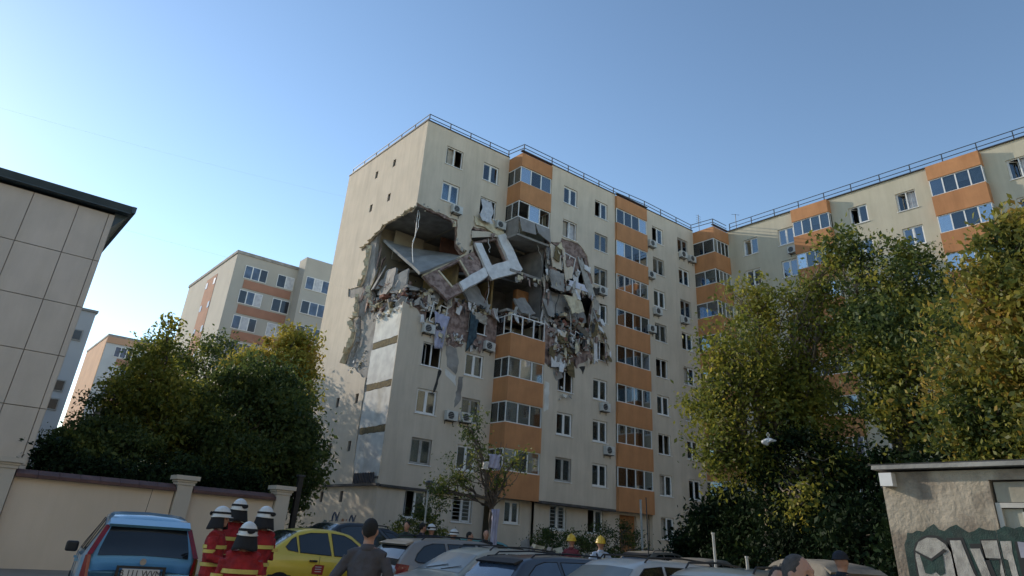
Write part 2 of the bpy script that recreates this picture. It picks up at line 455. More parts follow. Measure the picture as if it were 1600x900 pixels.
# C and G wall sections
C_Y = -1.51
c_dam = [(10.3, 21.34), (10.9, 21.3), (11.55, 21.2), (11.6, 20.0), (12.2, 19.3), (13.2, 19.35), (13.45, 20.9), (13.9, 21.2), (14.27, 19.9), (14.76, 19.03), (14.95, 18.13), (14.6, 16.54), (14.75, 15.74), (14.7, 14.6),
         (13.24, 14.5), (12.9, 13.4), (12.4, 13.3), (12.0, 14.5), (11.2, 14.8), (10.3, 15.3)]
cpoly = [(10.3, TOP)] + rough(c_dam, .06, .3, rr) + [(10.3, 4.15), (17.2, 4.15), (17.2, TOP)]
mb = MB()
frc = front(C_Y)
mb.slab(cpoly, holes([('C', C_X), ('D', D_X)], range(1, 9), 1.42, 1.42, skip=[('C', 4), ('C', 5), ('C', 6)]) , frc, 0, .24)
mb.build('wall', M_pink, BLD)
c_ins = [(10.3, 21.4), (11.4, 21.6), (11.5, 22.0), (13.2, 22.05), (13.5, 22.0), (14.2, 21.3), (14.4, 20.3), (14.75, 19.72), (14.7, 18.51), (14.8, 17.4), (14.65, 16.42), (14.6, 14.7), (14.7, 13.79), (13.3, 12.95), (12.6, 12.75), (11.41, 12.2), (10.3, 12.6)]
cip = [(10.3, TOP)] + rough(c_ins, .06, .3, rr) + [(10.3, 4.15), (17.2, 4.15), (17.2, TOP)]
mb = MB()
mb.slab(cip, holes([('C', C_X), ('D', D_X)], range(1, 9), 1.42, 1.42, skip=[('C', 4), ('C', 5), ('C', 6)]), frc, -.07, -.003)
mb.build('facade_plaster', M_plaster, BLD)
mb = MB()
mb.slab(rect(20.85, 27.28, 0, TOP), holes([('F', F_X), ('G', G_X)], range(0, 9), 1.42, 1.42), frc, -.07, .24)
# ground floor wall under the C section, set back 0.5 m, and the wall round the doorway
mb.slab([(10.3, 0), (17.2, 0), (17.2, 4.146), (10.3, 4.146)], holes([('C', C_X), ('D', D_X)], (0,), 1.42, 1.42), frc, .3, .54)
mb.slab(rect(7.3, 10.3, 0, 4.1), [rect(8.2, 9.4, 2.75, 4.0)], fr0, -.9, -.7)
mb.box(10.3, 10.5, -1.19, 0, 0, 4.146)
mb.slab([(17.2, 0), (17.9, 0), (17.9, 3.9), (19.6, 3.9), (19.6, 0), (20.85, 0), (20.85, 4.1), (17.2, 4.1)], [], frc, .3, .54)
mb.build('wall', M_plaster, BLD)
mb = MB(); mb.box(17.9, 19.6, C_Y + .5, C_Y + .54, .3, 3.9); mb.build('entrance_door', M_oranger, BLD)
# broken dark ledge above the ground floor
mb = MB()
mb.box(10.35, 16.9, C_Y - .32, C_Y + .29, 4.0, 4.14); mb.box(.0, 7.25, -.28, -.072, 4.02, 4.14)
mb.box(-.30, -.072, -.28, 9.0, 4.05, 4.17)
mb.build('ledge', mat('dark_ledge', (.11, .10, .095), (.06, .055, .05), 2, .9, .5), BLD)

# balcony columns -------------------------------------------------------
def storey_col(x0, x1, yw, yf, floors, n, gone=(), z_top=TOP - .15, parent=BLD, styles={}):
    q = balcony_meshes(x0, x1, yw, yf)
    for i in floors:
        if i not in gone:
            link('balcony_parapet', q['parapet'], parent, (0, 0, zc(i))); link('balcony_slab', q['slab'], parent, (0, 0, zc(i)))
        glazing(parent, x0, x1, yw, yf, zc(i), n, styles.get(i, ''))
    t = MB(); t.box(x0, x1, yf, yw, zc(8) + .75, z_top); t.build('balcony_top', M_orange, parent)
storey_col(7.3, 10.3, -.003, -1.6, (1, 2, 3, 4, 7, 8), 3, gone=(7,), styles={7: 'gone', 4: 'gone'})
storey_col(17.2, 20.85, C_Y, -1.8, range(1, 9), 4)
storey_col(27.28, 29.45, C_Y, -3.77, range(1, 9), 4)
# reveal walls beside the balconies
mb = MB(); 
for x0, x1, ya in ((7.3, 10.3, 1.2),):
    mb.box(x0, x1, ya, ya + .15, 0, 15.3); mb.box(x0, x1, ya, ya + .15, 21.1, TOP)
mb.box(17.3, 20.8, -.3, -.2, 4.2, TOP); mb.box(27.3, 29.4, -.3, -.2, .3, TOP)
mb.box(17.201, 17.4, C_Y + .001, -.3, 4.2, TOP - .01); mb.box(20.66, 20.849, C_Y + .001, -.3, 4.2, TOP - .01)
mb.build('balcony_back_wall', M_room, BLD)
for i in (1, 2, 3, 4, 7, 8): put_window(BLD, (8.8, 1.05, zc(i) - .1), 0, 1.8, 1.5, 'curt' if i % 2 else '')

# windows of the main block
for k, x, y, fl in (('A', A_X, -.07, (0, 1, 2, 3, 7, 8)), ('B', B_X, -.07, (0, 1, 2, 3, 4, 7, 8)), ('C', C_X, C_Y - .07, (1, 2, 3, 7, 8)), ('D', D_X, C_Y - .07, range(1, 9)), ('F', F_X, C_Y - .07, range(9)), ('G', G_X, C_Y - .07, range(9))):
    for i in fl:
        st = {('A', 8): 'broken beige', ('A', 7): 'beige', ('B', 8): 'half', ('B', 7): 'gone flutter', ('A', 3): 'broken', ('A', 0): 'open', ('B', 0): 'bars open', ('A', 1): 'old beige', ('A', 2): '', ('B', 3): 'half', ('B', 4): 'gone',
              ('C', 8): 'half', ('C', 7): 'gone lhalf', ('C', 3): 'broken', ('C', 2): 'beige', ('D', 8): 'half open', ('D', 7): 'curt old', ('D', 6): 'old', ('D', 5): '', ('D', 4): 'broken', ('D', 3): 'beige', ('F', 6): 'half', ('G', 6): 'old curt'}.get((k, i))
        if st is None: st = ['', 'half', 'lhalf', 'beige open', 'curt', 'brown blind', 'open', 'blue', 'old beige', 'blind', 'broken', 'old half'][int(abs(math.sin(x * 13 + i * 7.7)) * 97) % 12]
        put_window(BLD, (x, y, zc(i)), 0, 1.42, 1.42, st)
for x, st in ((C_X, 'bars'), (D_X, 'open')): put_window(BLD, (x, C_Y + .3, zc(0)), 0, 1.42, 1.42, st)
put_window(BLD, (8.8, -.9, 3.375), 0, 1.2, 1.25, '')

# floors, cross walls and roof
mb = MB()
for i in range(9):
    z = zc(i) + 1.1
    if i == 8: continue
    if i == 5:          # the storey slab that broke at the corner
        mb.box(7.37, 10.27, -1.0, .49, z + .01, z + .19)
        mb.slab([(4.3, 3.4), (7.4, .9), (10.1, .5), (29, .5), (29, 11.4), (.5, 11.4), (.5, 5.4), (2.5, 5.0)], [], lambda u, d, v: (u, v, z + d), 0, .2)
        mb.slab([(10.35, C_Y + .28), (14.9, C_Y + .28), (29, C_Y + .28), (29, .5), (10.35, .5)], [], lambda u, d, v: (u, v, z + d), 0, .2)
    elif i == 4:
        mb.box(.26, 29, .26, 11.4, z, z + .16); mb.box(10.32, 29, C_Y + .26, .26, z, z + .16); mb.box(7.35, 10.3, -.9, .26, z, z + .16)
    else:
        mb.box(.26, 29, .26, 11.4, z, z + .16)
        mb.box(10.32, 29, C_Y + .26, .26, z, z + .16)
mb.build('floor_slab', M_conc, BLD)
mb = MB(); mb.box(.25, 29.46, .25, 11.7, TOP - .25, TOP - .02); mb.box(10.31, 29.44, C_Y + .25, .25, TOP - .25, TOP - .021); mb.build('roof', M_roof, BLD)
mb = MB(); mb.box(29.4, 29.46, .25, 11.7, 0, TOP - .25); mb.box(.25, 29.3, 11.5, 11.74, 0, TOP - .25); mb.build('wall', M_plaster, BLD)
mb = MB(); mb.box(.25, 29.3, 5.2, 5.35, 0, TOP - .26)
for x in (3.95, 7.35, 10.4, 13.9, 17.3, 20.8, 24.1, 27.3): 
    mb.box(x - .07, x + .07, .3 if x < 10 else C_Y + .57, 5.2, 0, 15.3); mb.box(x - .07, x + .07, .3 if x < 10 else C_Y + .57, 5.2, 21.2, TOP - .26)
    if x > 14: mb.box(x - .07, x + .07, C_Y + .57, 5.2, 15.6, 21.05)
mb.build('partition_wall', M_room, BLD)
# coping strip and roof railing
mb = MB()
for (a, b, c, d) in ((-.12, 7.28, -.12, .2), (10.32, 17.18, C_Y - .12, C_Y + .2), (20.87, 27.26, C_Y - .12, C_Y + .2), (7.25, 10.35, -1.66, -1.4), (17.15, 20.9, -1.86, -1.6), (27.23, 29.46, -3.83, -3.6), (-.12, .2, .2, 11.8)):
    mb.box(a, b, c, d, TOP + .001, TOP + .07)
mb.build('coping', mat('dark_coping', (.06, .065, .08), (.04, .045, .055), 4, .6, metal=.4), BLD)
def railing(pts, z, parent, h=.62, sp=1.9):
    rl = MB()
    for a, b in zip(pts[:-1], pts[1:]):
        a = Vector(a); b = Vector(b); n = max(1, round((b - a).length / sp))
        for k in range(n):
            p = a.lerp(b, k / n); rl.box(p.x - .03, p.x + .03, p.y - .03, p.y + .03, z, z + h)
        for hh in (h, h * .5): rl.tube([(a.x, a.y, z + hh), (b.x, b.y, z + hh)], .032, 5)
    return rl.build('roof_railing', M_metal, parent)
railing([(.1, 11.6), (.1, .1), (7.3, .1), (7.5, -1.5), (10.3, -1.5), (17.2, C_Y + .1), (20.8, -1.6), (27.3, C_Y + .1), (27.5, -3.6), (29.5, -3.6)], TOP + .06, BLD)

# ---------------------------------------------------------------- wing
WX = 29.47
WING = tag(empty('apartment_building', (WX, -3.77, 0)), 'sunlit cream wing with orange balconies rising behind the trees on the right', 'apartment building')
WING.location = (0, 0, 0)
wcols = [(-5.87, 'old'), (-9.2, 'a'), (-15.27, 'b'), (-18.8, 'c'), (-26.0, 'd'), (-29.4, 'e')]
mb = MB()
mb.slab(rect(-36, -3.66, 0, TOP), [rect(y - .7, y + .7, zc(i) - .72, zc(i) + .72) for y, _ in wcols for i in range(9)] + [rect(a, b, 4.2, zc(8) + .76) for a, b in ((-13.2, -10.2), (-24.0, -20.7))], side(WX), 0, .24)
mb.build('wall', M_plaster_w, WING)
mb = MB(); mb.box(WX + .25, WX + 12, -35.9, -3.8, TOP - .25, TOP - .02); mb.build('roof', M_roof, WING)
mb = MB(); mb.box(WX + .25, WX + 12, -36, -35.8, 0, TOP - .26); mb.box(WX + 11.8, WX + 12, -35.8, -3.8, 0, TOP - .26); mb.box(WX + 1.9, WX + 2.0, -35.7, -3.9, 0, TOP - .26)
for i in range(8): mb.box(WX + .25, WX + 1.9, -35.7, -3.9, zc(i) + 1.1, zc(i) + 1.3)
mb.build('partition_wall', M_room, WING)
for y, s in wcols:
    for i in range(9):
        st = ['blue', 'blue open', 'blue half', 'open', 'blue lhalf', 'half broken'][int(abs(math.sin(y * 5 + i * 3.1)) * 60) % 6]
        if (s, i) == ('old', 8): st = 'open half'
        put_window(WING, (WX, y, zc(i)), RZS, 1.4, 1.44, st)
def wing_balcony(y0, y1):
    # local frame: x runs toward -y, y points into the wall
    par = MB(); par.box(0, y1 - y0, -.55, -.43, -2.05, -.55); par.box(0, .12, -.43, .02, -2.05, -.55); par.box(y1 - y0 - .12, y1 - y0, -.43, .02, -2.05, -.55); pm = par.mesh('balcony_parapet', M_orange)
    s = MB(); s.box(.12, y1 - y0 - .12, -.43, .3, -2.0, -1.85); sm = s.mesh('balcony_slab', M_conc)
    for i in range(1, 9):
        link('balcony_parapet', pm, WING, (WX, y1, zc(i)), RZS); link('balcony_slab', sm, WING, (WX, y1, zc(i)), RZS)
        o = glazing(WING, 0, y1 - y0, .02, -.55, zc(i), 4, '')
        o.location = (WX, y1, zc(i)); o.rotation_euler = (0, 0, RZS)
    t = MB(); t.box(0, y1 - y0, -.55, .0, zc(8) + .75, TOP - .15); t.build('balcony_top', M_orange, WING, loc=(WX, y1, 0), rz=RZS)
wing_balcony(-13.22, -10.14); wing_balcony(-24.05, -20.65)
mb = MB(); mb.box(WX - .12, WX + .2, -36, -3.85, TOP + .001, TOP + .07); mb.build('coping', MATS['dark_coping'], WING)
railing([(WX + .1, -3.9), (WX + .1, -35)], TOP + .06, WING, h=.72, sp=2.3)

# ---------------------------------------------------------------- damage
def bil(c, s, t):
    a, b, cc, d = [Vector(v) for v in c]
    return (a * (1 - s) + b * s) * (1 - t) + (d * (1 - s) + cc * s) * t

def quad_slab(mb, c, outer, hls, d0, d1, m=None):
    """slab in the (s, t) square spanned by four corners a b c d, thick along the normal"""
    a, b, cc, d = [Vector(v) for v in c]
    n = (b - a).cross(d - a).normalized()
    mb.slab(outer, hls, lambda s, dd, t: tuple(bil(c, s, t) + n * dd), d0, d1, m)

def chunk(mb, p, s, rnd, m=None):
    """one broken lump: a bent box"""
    M = Matrix.Translation(p) @ Matrix.Rotation(rnd.uniform(0, 6.28), 4, Vector((rnd.uniform(-1, 1), rnd.uniform(-1, 1), rnd.uniform(-1, 1))).normalized())
    vs = []
    sx, sy, sz = s * rnd.uniform(.5, 1.4), s * rnd.uniform(.4, 1), s * rnd.uniform(.2, .7)
    for z in (-1, 1):
        for y in (-1, 1):
            for x in (-1, 1): vs.append(M @ Vector((x * sx * rnd.uniform(.6, 1.1), y * sy * rnd.uniform(.6, 1.1), z * sz * rnd.uniform(.6, 1.1))))
    mb.add(vs, [(0, 2, 3, 1), (4, 5, 7, 6), (0, 1, 5, 4), (2, 6, 7, 3), (0, 4, 6, 2), (1, 3, 7, 5)], m)

M_brick = mat('brick_red', (.30, .13, .09), (.18, .08, .06), 5, .95, .5)
M_teal = mat('soaked_cloth', (.06, .10, .12), (.03, .05, .07), 4, .95)
M_cloth = mat('white_bedding', (.66, .65, .70), (.5, .5, .56), 2, .95, .3)
RUB = [M_conc, M_conc, M_pink, M_pink, M_foam, M_cream_edge, M_brick, M_band, M_dark]
def rubble(name, boxes, n, smin, smax, seed, parent, mats=RUB):
    r = random.Random(seed); mb = MB()
    for k in range(n):
        x0, x1, y0, y1, z0, z1 = boxes[r.randrange(len(boxes))]
        s = smin + (smax - smin) * r.random() ** 3
        u, v = r.random(), r.random()
        zz = z0 + (z1 - z0) * r.random() * (1 - .6 * abs(2 * u - 1))
        chunk(mb, (x0 + (x1 - x0) * u, y0 + (y1 - y0) * v, zz), s, r, r.choice(mats))
    o = mb.build(name, None, parent); o['kind'] = 'stuff'; return o

# big storey slab that dropped at the corner
mb = MB()
quad_slab(mb, [(.45, 4.9, 20.3), (4.3, 4.9, 20.6), (3.95, -.05, 18.75), (.75, -.25, 16.6)], rough([(0, 0), (1, 0), (1, 1), (0, 1), (0, 0)], .012, .2, rr)[:-1], [], 0, .18)
mb.build('fallen_floor_slab', mat('slab_grey', (.30, .30, .29), (.22, .22, .215), 1.2, .95, .3, c3=(.14, .13, .13)), BLD)
mb = MB(); mb.box(1.1, 3.5, 4.5, 4.6, 18.9, 21.05, M_room); mb.box(3.86, 4.0, .3, 4.5, 15.5, 18.4, M_ochre)
mb.box(4.0, 7.3, 2.6, 2.75, 15.5, 18.25, M_ochre); mb.box(7.3, 10.3, 3.2, 3.35, 15.5, 21.05, M_grey_room); mb.box(7.28, 7.42, .9, 3.2, 15.5, 18.2, M_ochre)
mb.box(10.28, 10.42, -.9, 3.2, 15.5, 21.0, M_grey_room)
mb.box(9.15, 10.25, .4, .8, 15.5, 17.9, M_oranger); mb.box(9.55, 9.68, .36, .4, 15.5, 17.2, M_dark)
mb.box(4.0, 7.3, 3.0, 3.1, 18.5, 21.05, mat('room_brown', (.13, .06, .04), (.07, .035, .025), 2, .95))
mb.box(10.42, 14.6, 2.4, 2.5, 15.6, 21.0, M_grey_room)
mb.build('exposed_room_wall', None, BLD)
# front edge of the upper slab, sagging bits under the balcony
mb = MB(); mb.box(7.32, 10.28, -1.55, .3, 20.95, 21.1); mb.build('floor_slab', M_conc, BLD)
mb = MB(); mb.box(0.05, 3.2, .02, .24, 21.1, 21.3); mb.build('lintel', M_conc, BLD)
# bare balcony parapet boards of the eighth storey
z7 = zc(7)
for c in ([(7.33, -.1, z7 - .6), (7.33, -1.55, z7 - .6), (7.38, -1.5, z7 - 1.75), (7.38, -.1, z7 - 1.85)],
          [(7.36, -1.62, z7 - .62), (8.8, -1.64, z7 - .62), (8.75, -1.9, z7 - 1.62), (7.55, -1.8, z7 - 1.68)],
          [(8.86, -1.64, z7 - .65), (10.25, -1.62, z7 - .6), (10.32, -1.75, z7 - 1.75), (8.95, -1.95, z7 - 1.45)]):
    m_ = MB(); quad_slab(m_, c, rect(0, 1, 0, 1), [], 0, .05); m_.build('parapet_board', mat('bare_board', (.30, .28, .26), (.22, .205, .19), 1.5, .9, .3, c3=(.12, .10, .09), streak=.8), BLD)

# two facade panels that swung out of the wall
P1 = [(1.12, .0, 16.55), (4.84, -.05, 19.42), (5.35, -.95, 17.35), (2.55, -1.0, 15.1)]
t1 = empty('tilted_wall_panel', (3.3, -.5, 17.2)); tag(t1, 'tilted pink-brown concrete wall panel with an empty window hole, hanging lower left in the blast hole', 'wall panel')
def lk(mb, name, m, root):
    o = mb.build(name, m, root); o.matrix_parent_inverse = Matrix.Translation(-root.location); return o
mb = MB(); h1 = rect(.27, .66, .1, .70)
quad_slab(mb, P1, rough([(0, 0), (1, 0), (1, 1), (0, 1), (0, 0)], .02, .15, rr)[:-1], [h1], 0, .22); lk(mb, 'concrete_core', M_pink, t1)
mb = MB(); quad_slab(mb, P1, rough([(.40, .74), (1.02, .70), (1.05, .78), (1.03, 1.02), (.36, 1.03), (.40, .74)], .015, .15, rr)[:-1], [], -.22, -.005); lk(mb, 'foam_facing', M_foam, t1)
mb = MB()
quad_slab(mb, P1, rect(.24, .268, .08, .74), [], -.06, .1); quad_slab(mb, P1, rect(.662, .69, .08, .70), [], -.06, .1); quad_slab(mb, P1, rect(.0, .98, -.03, .02), [], -.03, .2)
lk(mb, 'window_lining', M_cream_edge, t1)
P2 = [(4.62, .0, 20.15), (7.3, -.05, 21.35), (8.45, -.7, 18.75), (5.75, -.8, 17.35)]
t2 = empty('tilted_wall_panel', (6.6, -.4, 19.4)); tag(t2, 'tilted white foam-faced wall panel with an empty window hole, hanging beside the balcony column', 'wall panel')
mb = MB(); h2 = rect(.2, .70, .1, .68)
quad_slab(mb, P2, rough([(0, .06), (.98, .0), (1, 1), (0, 1), (0, .06)], .02, .15, rr)[:-1], [h2], 0, .2); lk(mb, 'concrete_core', M_pink, t2)
mb = MB(); quad_slab(mb, P2, rough([(-.02, .12), (.175, .15), (.175, .72), (.72, .70), (.72, .03), (.99, .0), (1.03, 1.0), (.9, 1.04), (.03, 1.03), (-.02, .9), (-.02, .12)], .012, .18, rr)[:-1], [], -.24, -.005); lk(mb, 'foam_facing', M_foam, t2)
# strip of wall sheet folded below the upper window
mb = MB(); quad_slab(mb, [(4.45, -.1, 20.2), (7.1, -.2, 21.1), (7.1, -.05, 21.45), (4.5, -.02, 20.75)], rough([(0, 0), (1, 0), (1, 1), (0, 1), (0, 0)], .02, .1, rr)[:-1], [], 0, .08)
mb.build('torn_plaster_sheet', M_plaster, BLD)
mb = MB(); quad_slab(mb, [(4.5, -.12, 21.9), (7.2, -.14, 21.85), (7.25, -.25, 21.0), (4.75, -.22, 21.25)], rough([(0, 0), (1, 0), (1, .9), (.6, 1), (.3, .8), (0, 1), (0, 0)], .03, .15, rr)[:-1], [], 0, .05)
mb.build('torn_plaster_sheet', M_cream_edge, BLD)
# hanging pieces on the section right of the balconies
for c, m_ in (([(10.35, -1.75, 19.2), (11.6, -1.8, 19.2), (11.55, -2.0, 17.75), (10.45, -1.9, 17.8)], M_conc),
              ([(10.3, -1.62, 21.3), (11.3, -1.66, 21.0), (11.5, -1.75, 19.4), (10.6, -1.7, 19.5)], M_plaster),
              ([(11.5, -1.62, 21.2), (11.75, -1.66, 21.2), (12.0, -1.9, 18.9), (11.7, -1.95, 18.5)], M_plaster),
              ([(13.1, -1.62, 21.0), (13.6, -1.66, 20.9), (14.7, -1.95, 18.3), (14.1, -1.9, 18.0)], M_frame_old),
              ([(12.1, -1.8, 18.9), (13.6, -1.85, 18.9), (13.9, -2.0, 18.35), (12.0, -1.95, 18.4)], M_cloth),
              ([(11.6, -1.9, 17.6), (12.9, -2.1, 17.7), (13.3, -2.3, 16.7), (12.2, -2.2, 16.3)], M_cream_edge),
              ([(13.75, -1.7, 19.4), (14.55, -1.72, 19.2), (14.7, -1.8, 18.1), (13.7, -1.8, 18.3)], M_white),
              ([(11.9, -1.75, 16.4), (14.3, -1.9, 15.3), (14.5, -1.6, 15.0), (12.1, -1.6, 16.1)], M_conc),
              ([(10.6, -1.6, 14.8), (11.4, -1.6, 14.8), (11.4, -1.66, 12.6), (10.7, -1.66, 12.7)], M_pink),
              ([(14.75, -1.6, 17.2), (15.1, -1.66, 17.0), (15.2, -1.72, 13.6), (14.9, -1.7, 13.4)], M_foam),
              ([(10.7, -1.75, 13.2), (11.6, -1.8, 13.1), (11.7, -1.85, 12.5), (10.8, -1.8, 12.4)], M_foam)):
    mb = MB(); quad_slab(mb, c, rough([(0, 0), (1, 0), (1, 1), (0, 1), (0, 0)], .05, .2, rr)[:-1], [], 0, .07); mb.build('hanging_fragment', m_, BLD)
# shreds of wall layers, boards and lining all round the torn openings
r8 = random.Random(88)
def shreds(line, y, n, lo, hi, mats, zdrop=1.0, spread=.25):
    seg = [Vector(p) for p in line]
    for k in range(n):
        i = r8.randrange(len(seg) - 1); p = seg[i].lerp(seg[i + 1], r8.random()); sz = r8.uniform(lo, hi)
        c0 = Vector((p.x + r8.uniform(-spread, spread), y - r8.uniform(.02, .35), p.y + r8.uniform(-spread, spread)))
        a = r8.gauss(0, .5); wv = Vector((math.cos(a), r8.uniform(-.4, .3), math.sin(a))) * sz * r8.uniform(.25, 1.1)
        hv = Vector((r8.uniform(-.35, .35), r8.uniform(-.4, .1), -1)) * sz * r8.uniform(.6, 1.6) * zdrop
        mb = MB(); quad_slab(mb, [c0, c0 + wv, c0 + wv * r8.uniform(.4, 1.1) + hv, c0 + hv * r8.uniform(.6, 1.1)], rough([(0, 0), (1, 0), (1, 1), (0, 1), (0, 0)], .09, .3, r8)[:-1], [], 0, r8.choice([.02, .04, .08]))
        mb.build('hanging_fragment', r8.choice(mats), BLD)
MX = [M_conc, M_pink, M_pink, M_plaster, M_foam, M_cream_edge, M_frame_old, M_dark, M_band]
shreds([(.3, 14.6), (2.2, 15.3), (4.2, 15.6), (6.8, 15.6)], 0, 46, .18, .6, MX)
shreds([(1.0, 14.0), (3.2, 13.2), (4.6, 12.8), (6.8, 13.3)], -.06, 26, .12, .45, MX)
shreds([(.2, 21.1), (3.2, 21.0)], 0, 12, .12, .35, [M_cream_edge, M_conc, M_pink], .6)
shreds([(3.4, 20), (3.8, 18.9), (4.7, 18.8), (4.6, 20.5), (7.2, 20.9)], 0, 16, .12, .4, MX, .7)
shreds([(7.5, 15.6), (10.2, 15.6)], -1.0, 16, .15, .45, MX)
shreds([(10.4, 21.2), (11.6, 20.6), (12.4, 19.2), (13.6, 20.8), (14.3, 19.9), (14.9, 18.2)], C_Y, 34, .2, .75, MX)
shreds([(10.6, 18.4), (12.5, 18.4), (14.6, 18.3)], C_Y - .1, 26, .2, .7, MX + [M_cloth])
shreds([(10.5, 15.2), (12, 14.6), (13.2, 14.5), (14.8, 15.6), (14.6, 17.4)], C_Y, 50, .2, .75, MX)
shreds([(10.6, 13.8), (11.6, 12.8), (12.8, 13.2), (14.4, 14.0), (15.2, 15.8)], C_Y - .06, 24, .12, .55, MX)
shreds([(10.7, 12.6), (11.6, 11.6), (12.2, 10.8), (11.4, 10.2)], C_Y - .06, 9, .1, .4, [M_pink, M_conc, M_white, M_band])
shreds([(14.9, 17.6), (15.4, 15.9), (16.2, 14.6), (15.5, 13.8)], C_Y - .06, 22, .12, .5, [M_pink, M_cream_edge, M_foam, M_band])
shreds([(10.2, 21.0), (10.35, 19.0), (10.3, 17.4), (10.4, 15.8)], -1.1, 34, .25, .8, [M_conc, M_conc, M_pink, M_grey_room, M_plaster, M_foam], 1.3)
shreds([(7.6, 18.3), (9.0, 18.3), (10.2, 18.2)], -.95, 16, .15, .5, [M_conc, M_pink, M_cream_edge], .8)
for c in ([(10.5, -1.0, 18.1), (12.6, -1.2, 17.9), (13.0, -1.5, 16.3), (10.9, -1.4, 16.0)], [(12.4, -1.0, 17.6), (14.5, -.9, 17.9), (14.6, -1.3, 16.2), (12.9, -1.5, 15.9)], [(10.6, -.8, 20.9), (12.4, -.7, 20.8), (12.0, -1.1, 19.0), (10.8, -1.2, 18.8)],
          [(8.2, -.4, 16.9), (9.6, -.2, 17.2), (9.9, -1.1, 15.7), (8.4, -1.2, 15.6)], [(4.3, .5, 17.0), (6.0, .8, 17.4), (6.6, -.1, 15.7), (4.8, -.2, 15.6)]):
    mb = MB(); quad_slab(mb, c, rough([(0, .1), (.9, 0), (1, .85), (.55, 1), (0, .9), (0, .1)], .06, .2, r8)[:-1], [], 0, .15); mb.build('broken_slab', M_conc, BLD)
# bent empty window frames left in the torn bays
for (p, rz_, ry_) in (((12.2, C_Y - .12, 20.2), .05, .12), ((12.0, C_Y - .15, 13.9), -.1, -.2), ((13.4, C_Y - .1, 14.6), .2, .15), ((2.5, -.16, 14.3), .1, .1)):
    mb = MB()
    for (a, b, c, d) in ((-.6, .6, -.65, -.6), (-.6, .6, .6, .65), (-.6, -.55, -.6, .6), (.55, .6, -.6, .6), (-.03, .03, -.6, .6)): mb.box(a, b, -.03, .03, c, d)
    o = mb.build('bent_window_frame', M_frame, BLD, loc=p); o.rotation_euler = (.08, ry_, rz_)
# torn insulation curling out along the gable edge
def curl(pts, wd, out, m, seed):
    r = random.Random(seed); mb = MB()
    for i in range(len(pts) - 1):
        a = Vector((0, pts[i][0], pts[i][1])); b = Vector((0, pts[i + 1][0], pts[i + 1][1]))
        n = max(1, int((b - a).length / .3)); tdir = (b - a).normalized(); nn = Vector((1, 0, 0)).cross(tdir)
        for k in range(n):
            p = a.lerp(b, k / n); q = a.lerp(b, (k + 1.1) / n)
            o1 = Vector((-r.uniform(.3, 1) * out, 0, 0)) + nn * wd * r.uniform(-.2, 1.0); o2 = Vector((-r.uniform(.3, 1) * out, 0, 0)) + nn * wd * r.uniform(-.2, 1.0)
            th = Vector((-.05, 0, .0)); s_ = Vector((-.075, 0, 0))
            vs = [p + s_, q + s_, q + s_ + o2, p + s_ + o1]; vs += [v + th + Vector((0, 0, .03)) for v in vs]
            mb.add(vs, [(0, 1, 2, 3), (7, 6, 5, 4), (0, 4, 5, 1), (1, 5, 6, 2), (2, 6, 7, 3), (3, 7, 4, 0)], m)
    return mb.build('torn_insulation', None, BLD)
curl([(.1, 21.1), (1.0, 20.95), (2.7, 20.9), (4.0, 20.95), (4.4, 20.7), (5.05, 20.55), (6.3, 20.1), (7.0, 20.0)], -.25, .22, M_cream_edge, 1)
curl([(5.6, 19.8), (5.62, 18.6), (5.75, 17.6), (6.2, 16.9)], .3, .3, M_cream_edge, 2)
curl([(6.3, 16.4), (6.0, 15.4), (5.9, 14.7), (6.6, 14.6), (5.8, 13.6), (5.97, 12.76), (6.4, 12.2), (6.6, 11.65)], .3, .32, M_cream_edge, 3)
curl([(5.5, 14.9), (5.1, 13.8), (5.0, 12.8), (5.4, 11.9)], .32, .22, M_conc, 4)
curl([(4.6, 16.6), (4.3, 15.6), (3.6, 14.9), (2.6, 15.1)], .3, .3, M_cream_edge, 5)
# vertical torn wall layers at the left rim
for k in range(9):
    y = 3.3 + k * .26; zt = 20.2 - abs(k - 6) * .55 - rr.uniform(0, 1.2); zb = 15.2 + rr.uniform(-.5, 1.2)
    mb = MB(); quad_slab(mb, [(.05 + rr.uniform(0, .6), y, zt), (.05 + rr.uniform(0, .6), y + .3, zt + .2), (-.2 + rr.uniform(-.15, .2), y + .28, zb), (-.15 + rr.uniform(-.1, .3), y, zb)], rough([(0, 0), (1, 0), (1, 1), (0, 1), (0, 0)], .06, .2, rr)[:-1], [], 0, .05)
    mb.build('wall_shred', [M_pink, M_conc, M_conc, M_pink, M_band][k % 5], BLD)
mb = MB(); quad_slab(mb, [(.5, 4.0, 17.9), (.3, 2.0, 17.4), (-.15, 1.6, 15.5), (-.1, 3.6, 15.2)], rough([(.1, .1), (.9, 0), (1, .8), (.6, 1), (0, .8), (.1, .1)], .04, .2, rr)[:-1], [], 0, .16); mb.build('broken_slab', M_conc, BLD)
mb = MB(); quad_slab(mb, [(.2, 2.2, 17.0), (.6, .8, 17.1), (.2, .5, 15.4), (-.1, 1.9, 15.2)], rough([(.1, .1), (.9, 0), (1, .8), (.6, 1), (0, .8), (.1, .1)], .04, .2, rr)[:-1], [], 0, .14); mb.build('broken_slab', M_conc, BLD)
rubble('rubble', [(.05, 1.6, .2, 5.2, 14.9, 16.4), (.0, .6, .1, 4.0, 14.5, 15.4), (1.0, 4.2, -.1, 2.5, 15.3, 16.0)], 620, .05, .34, 11, BLD)
rubble('rubble', [(7.4, 10.2, -.8, .6, 15.45, 16.0), (4.2, 7.2, -.05, 1.2, 15.5, 15.8)], 260, .05, .24, 12, BLD, RUB + [M_teal, M_cloth])
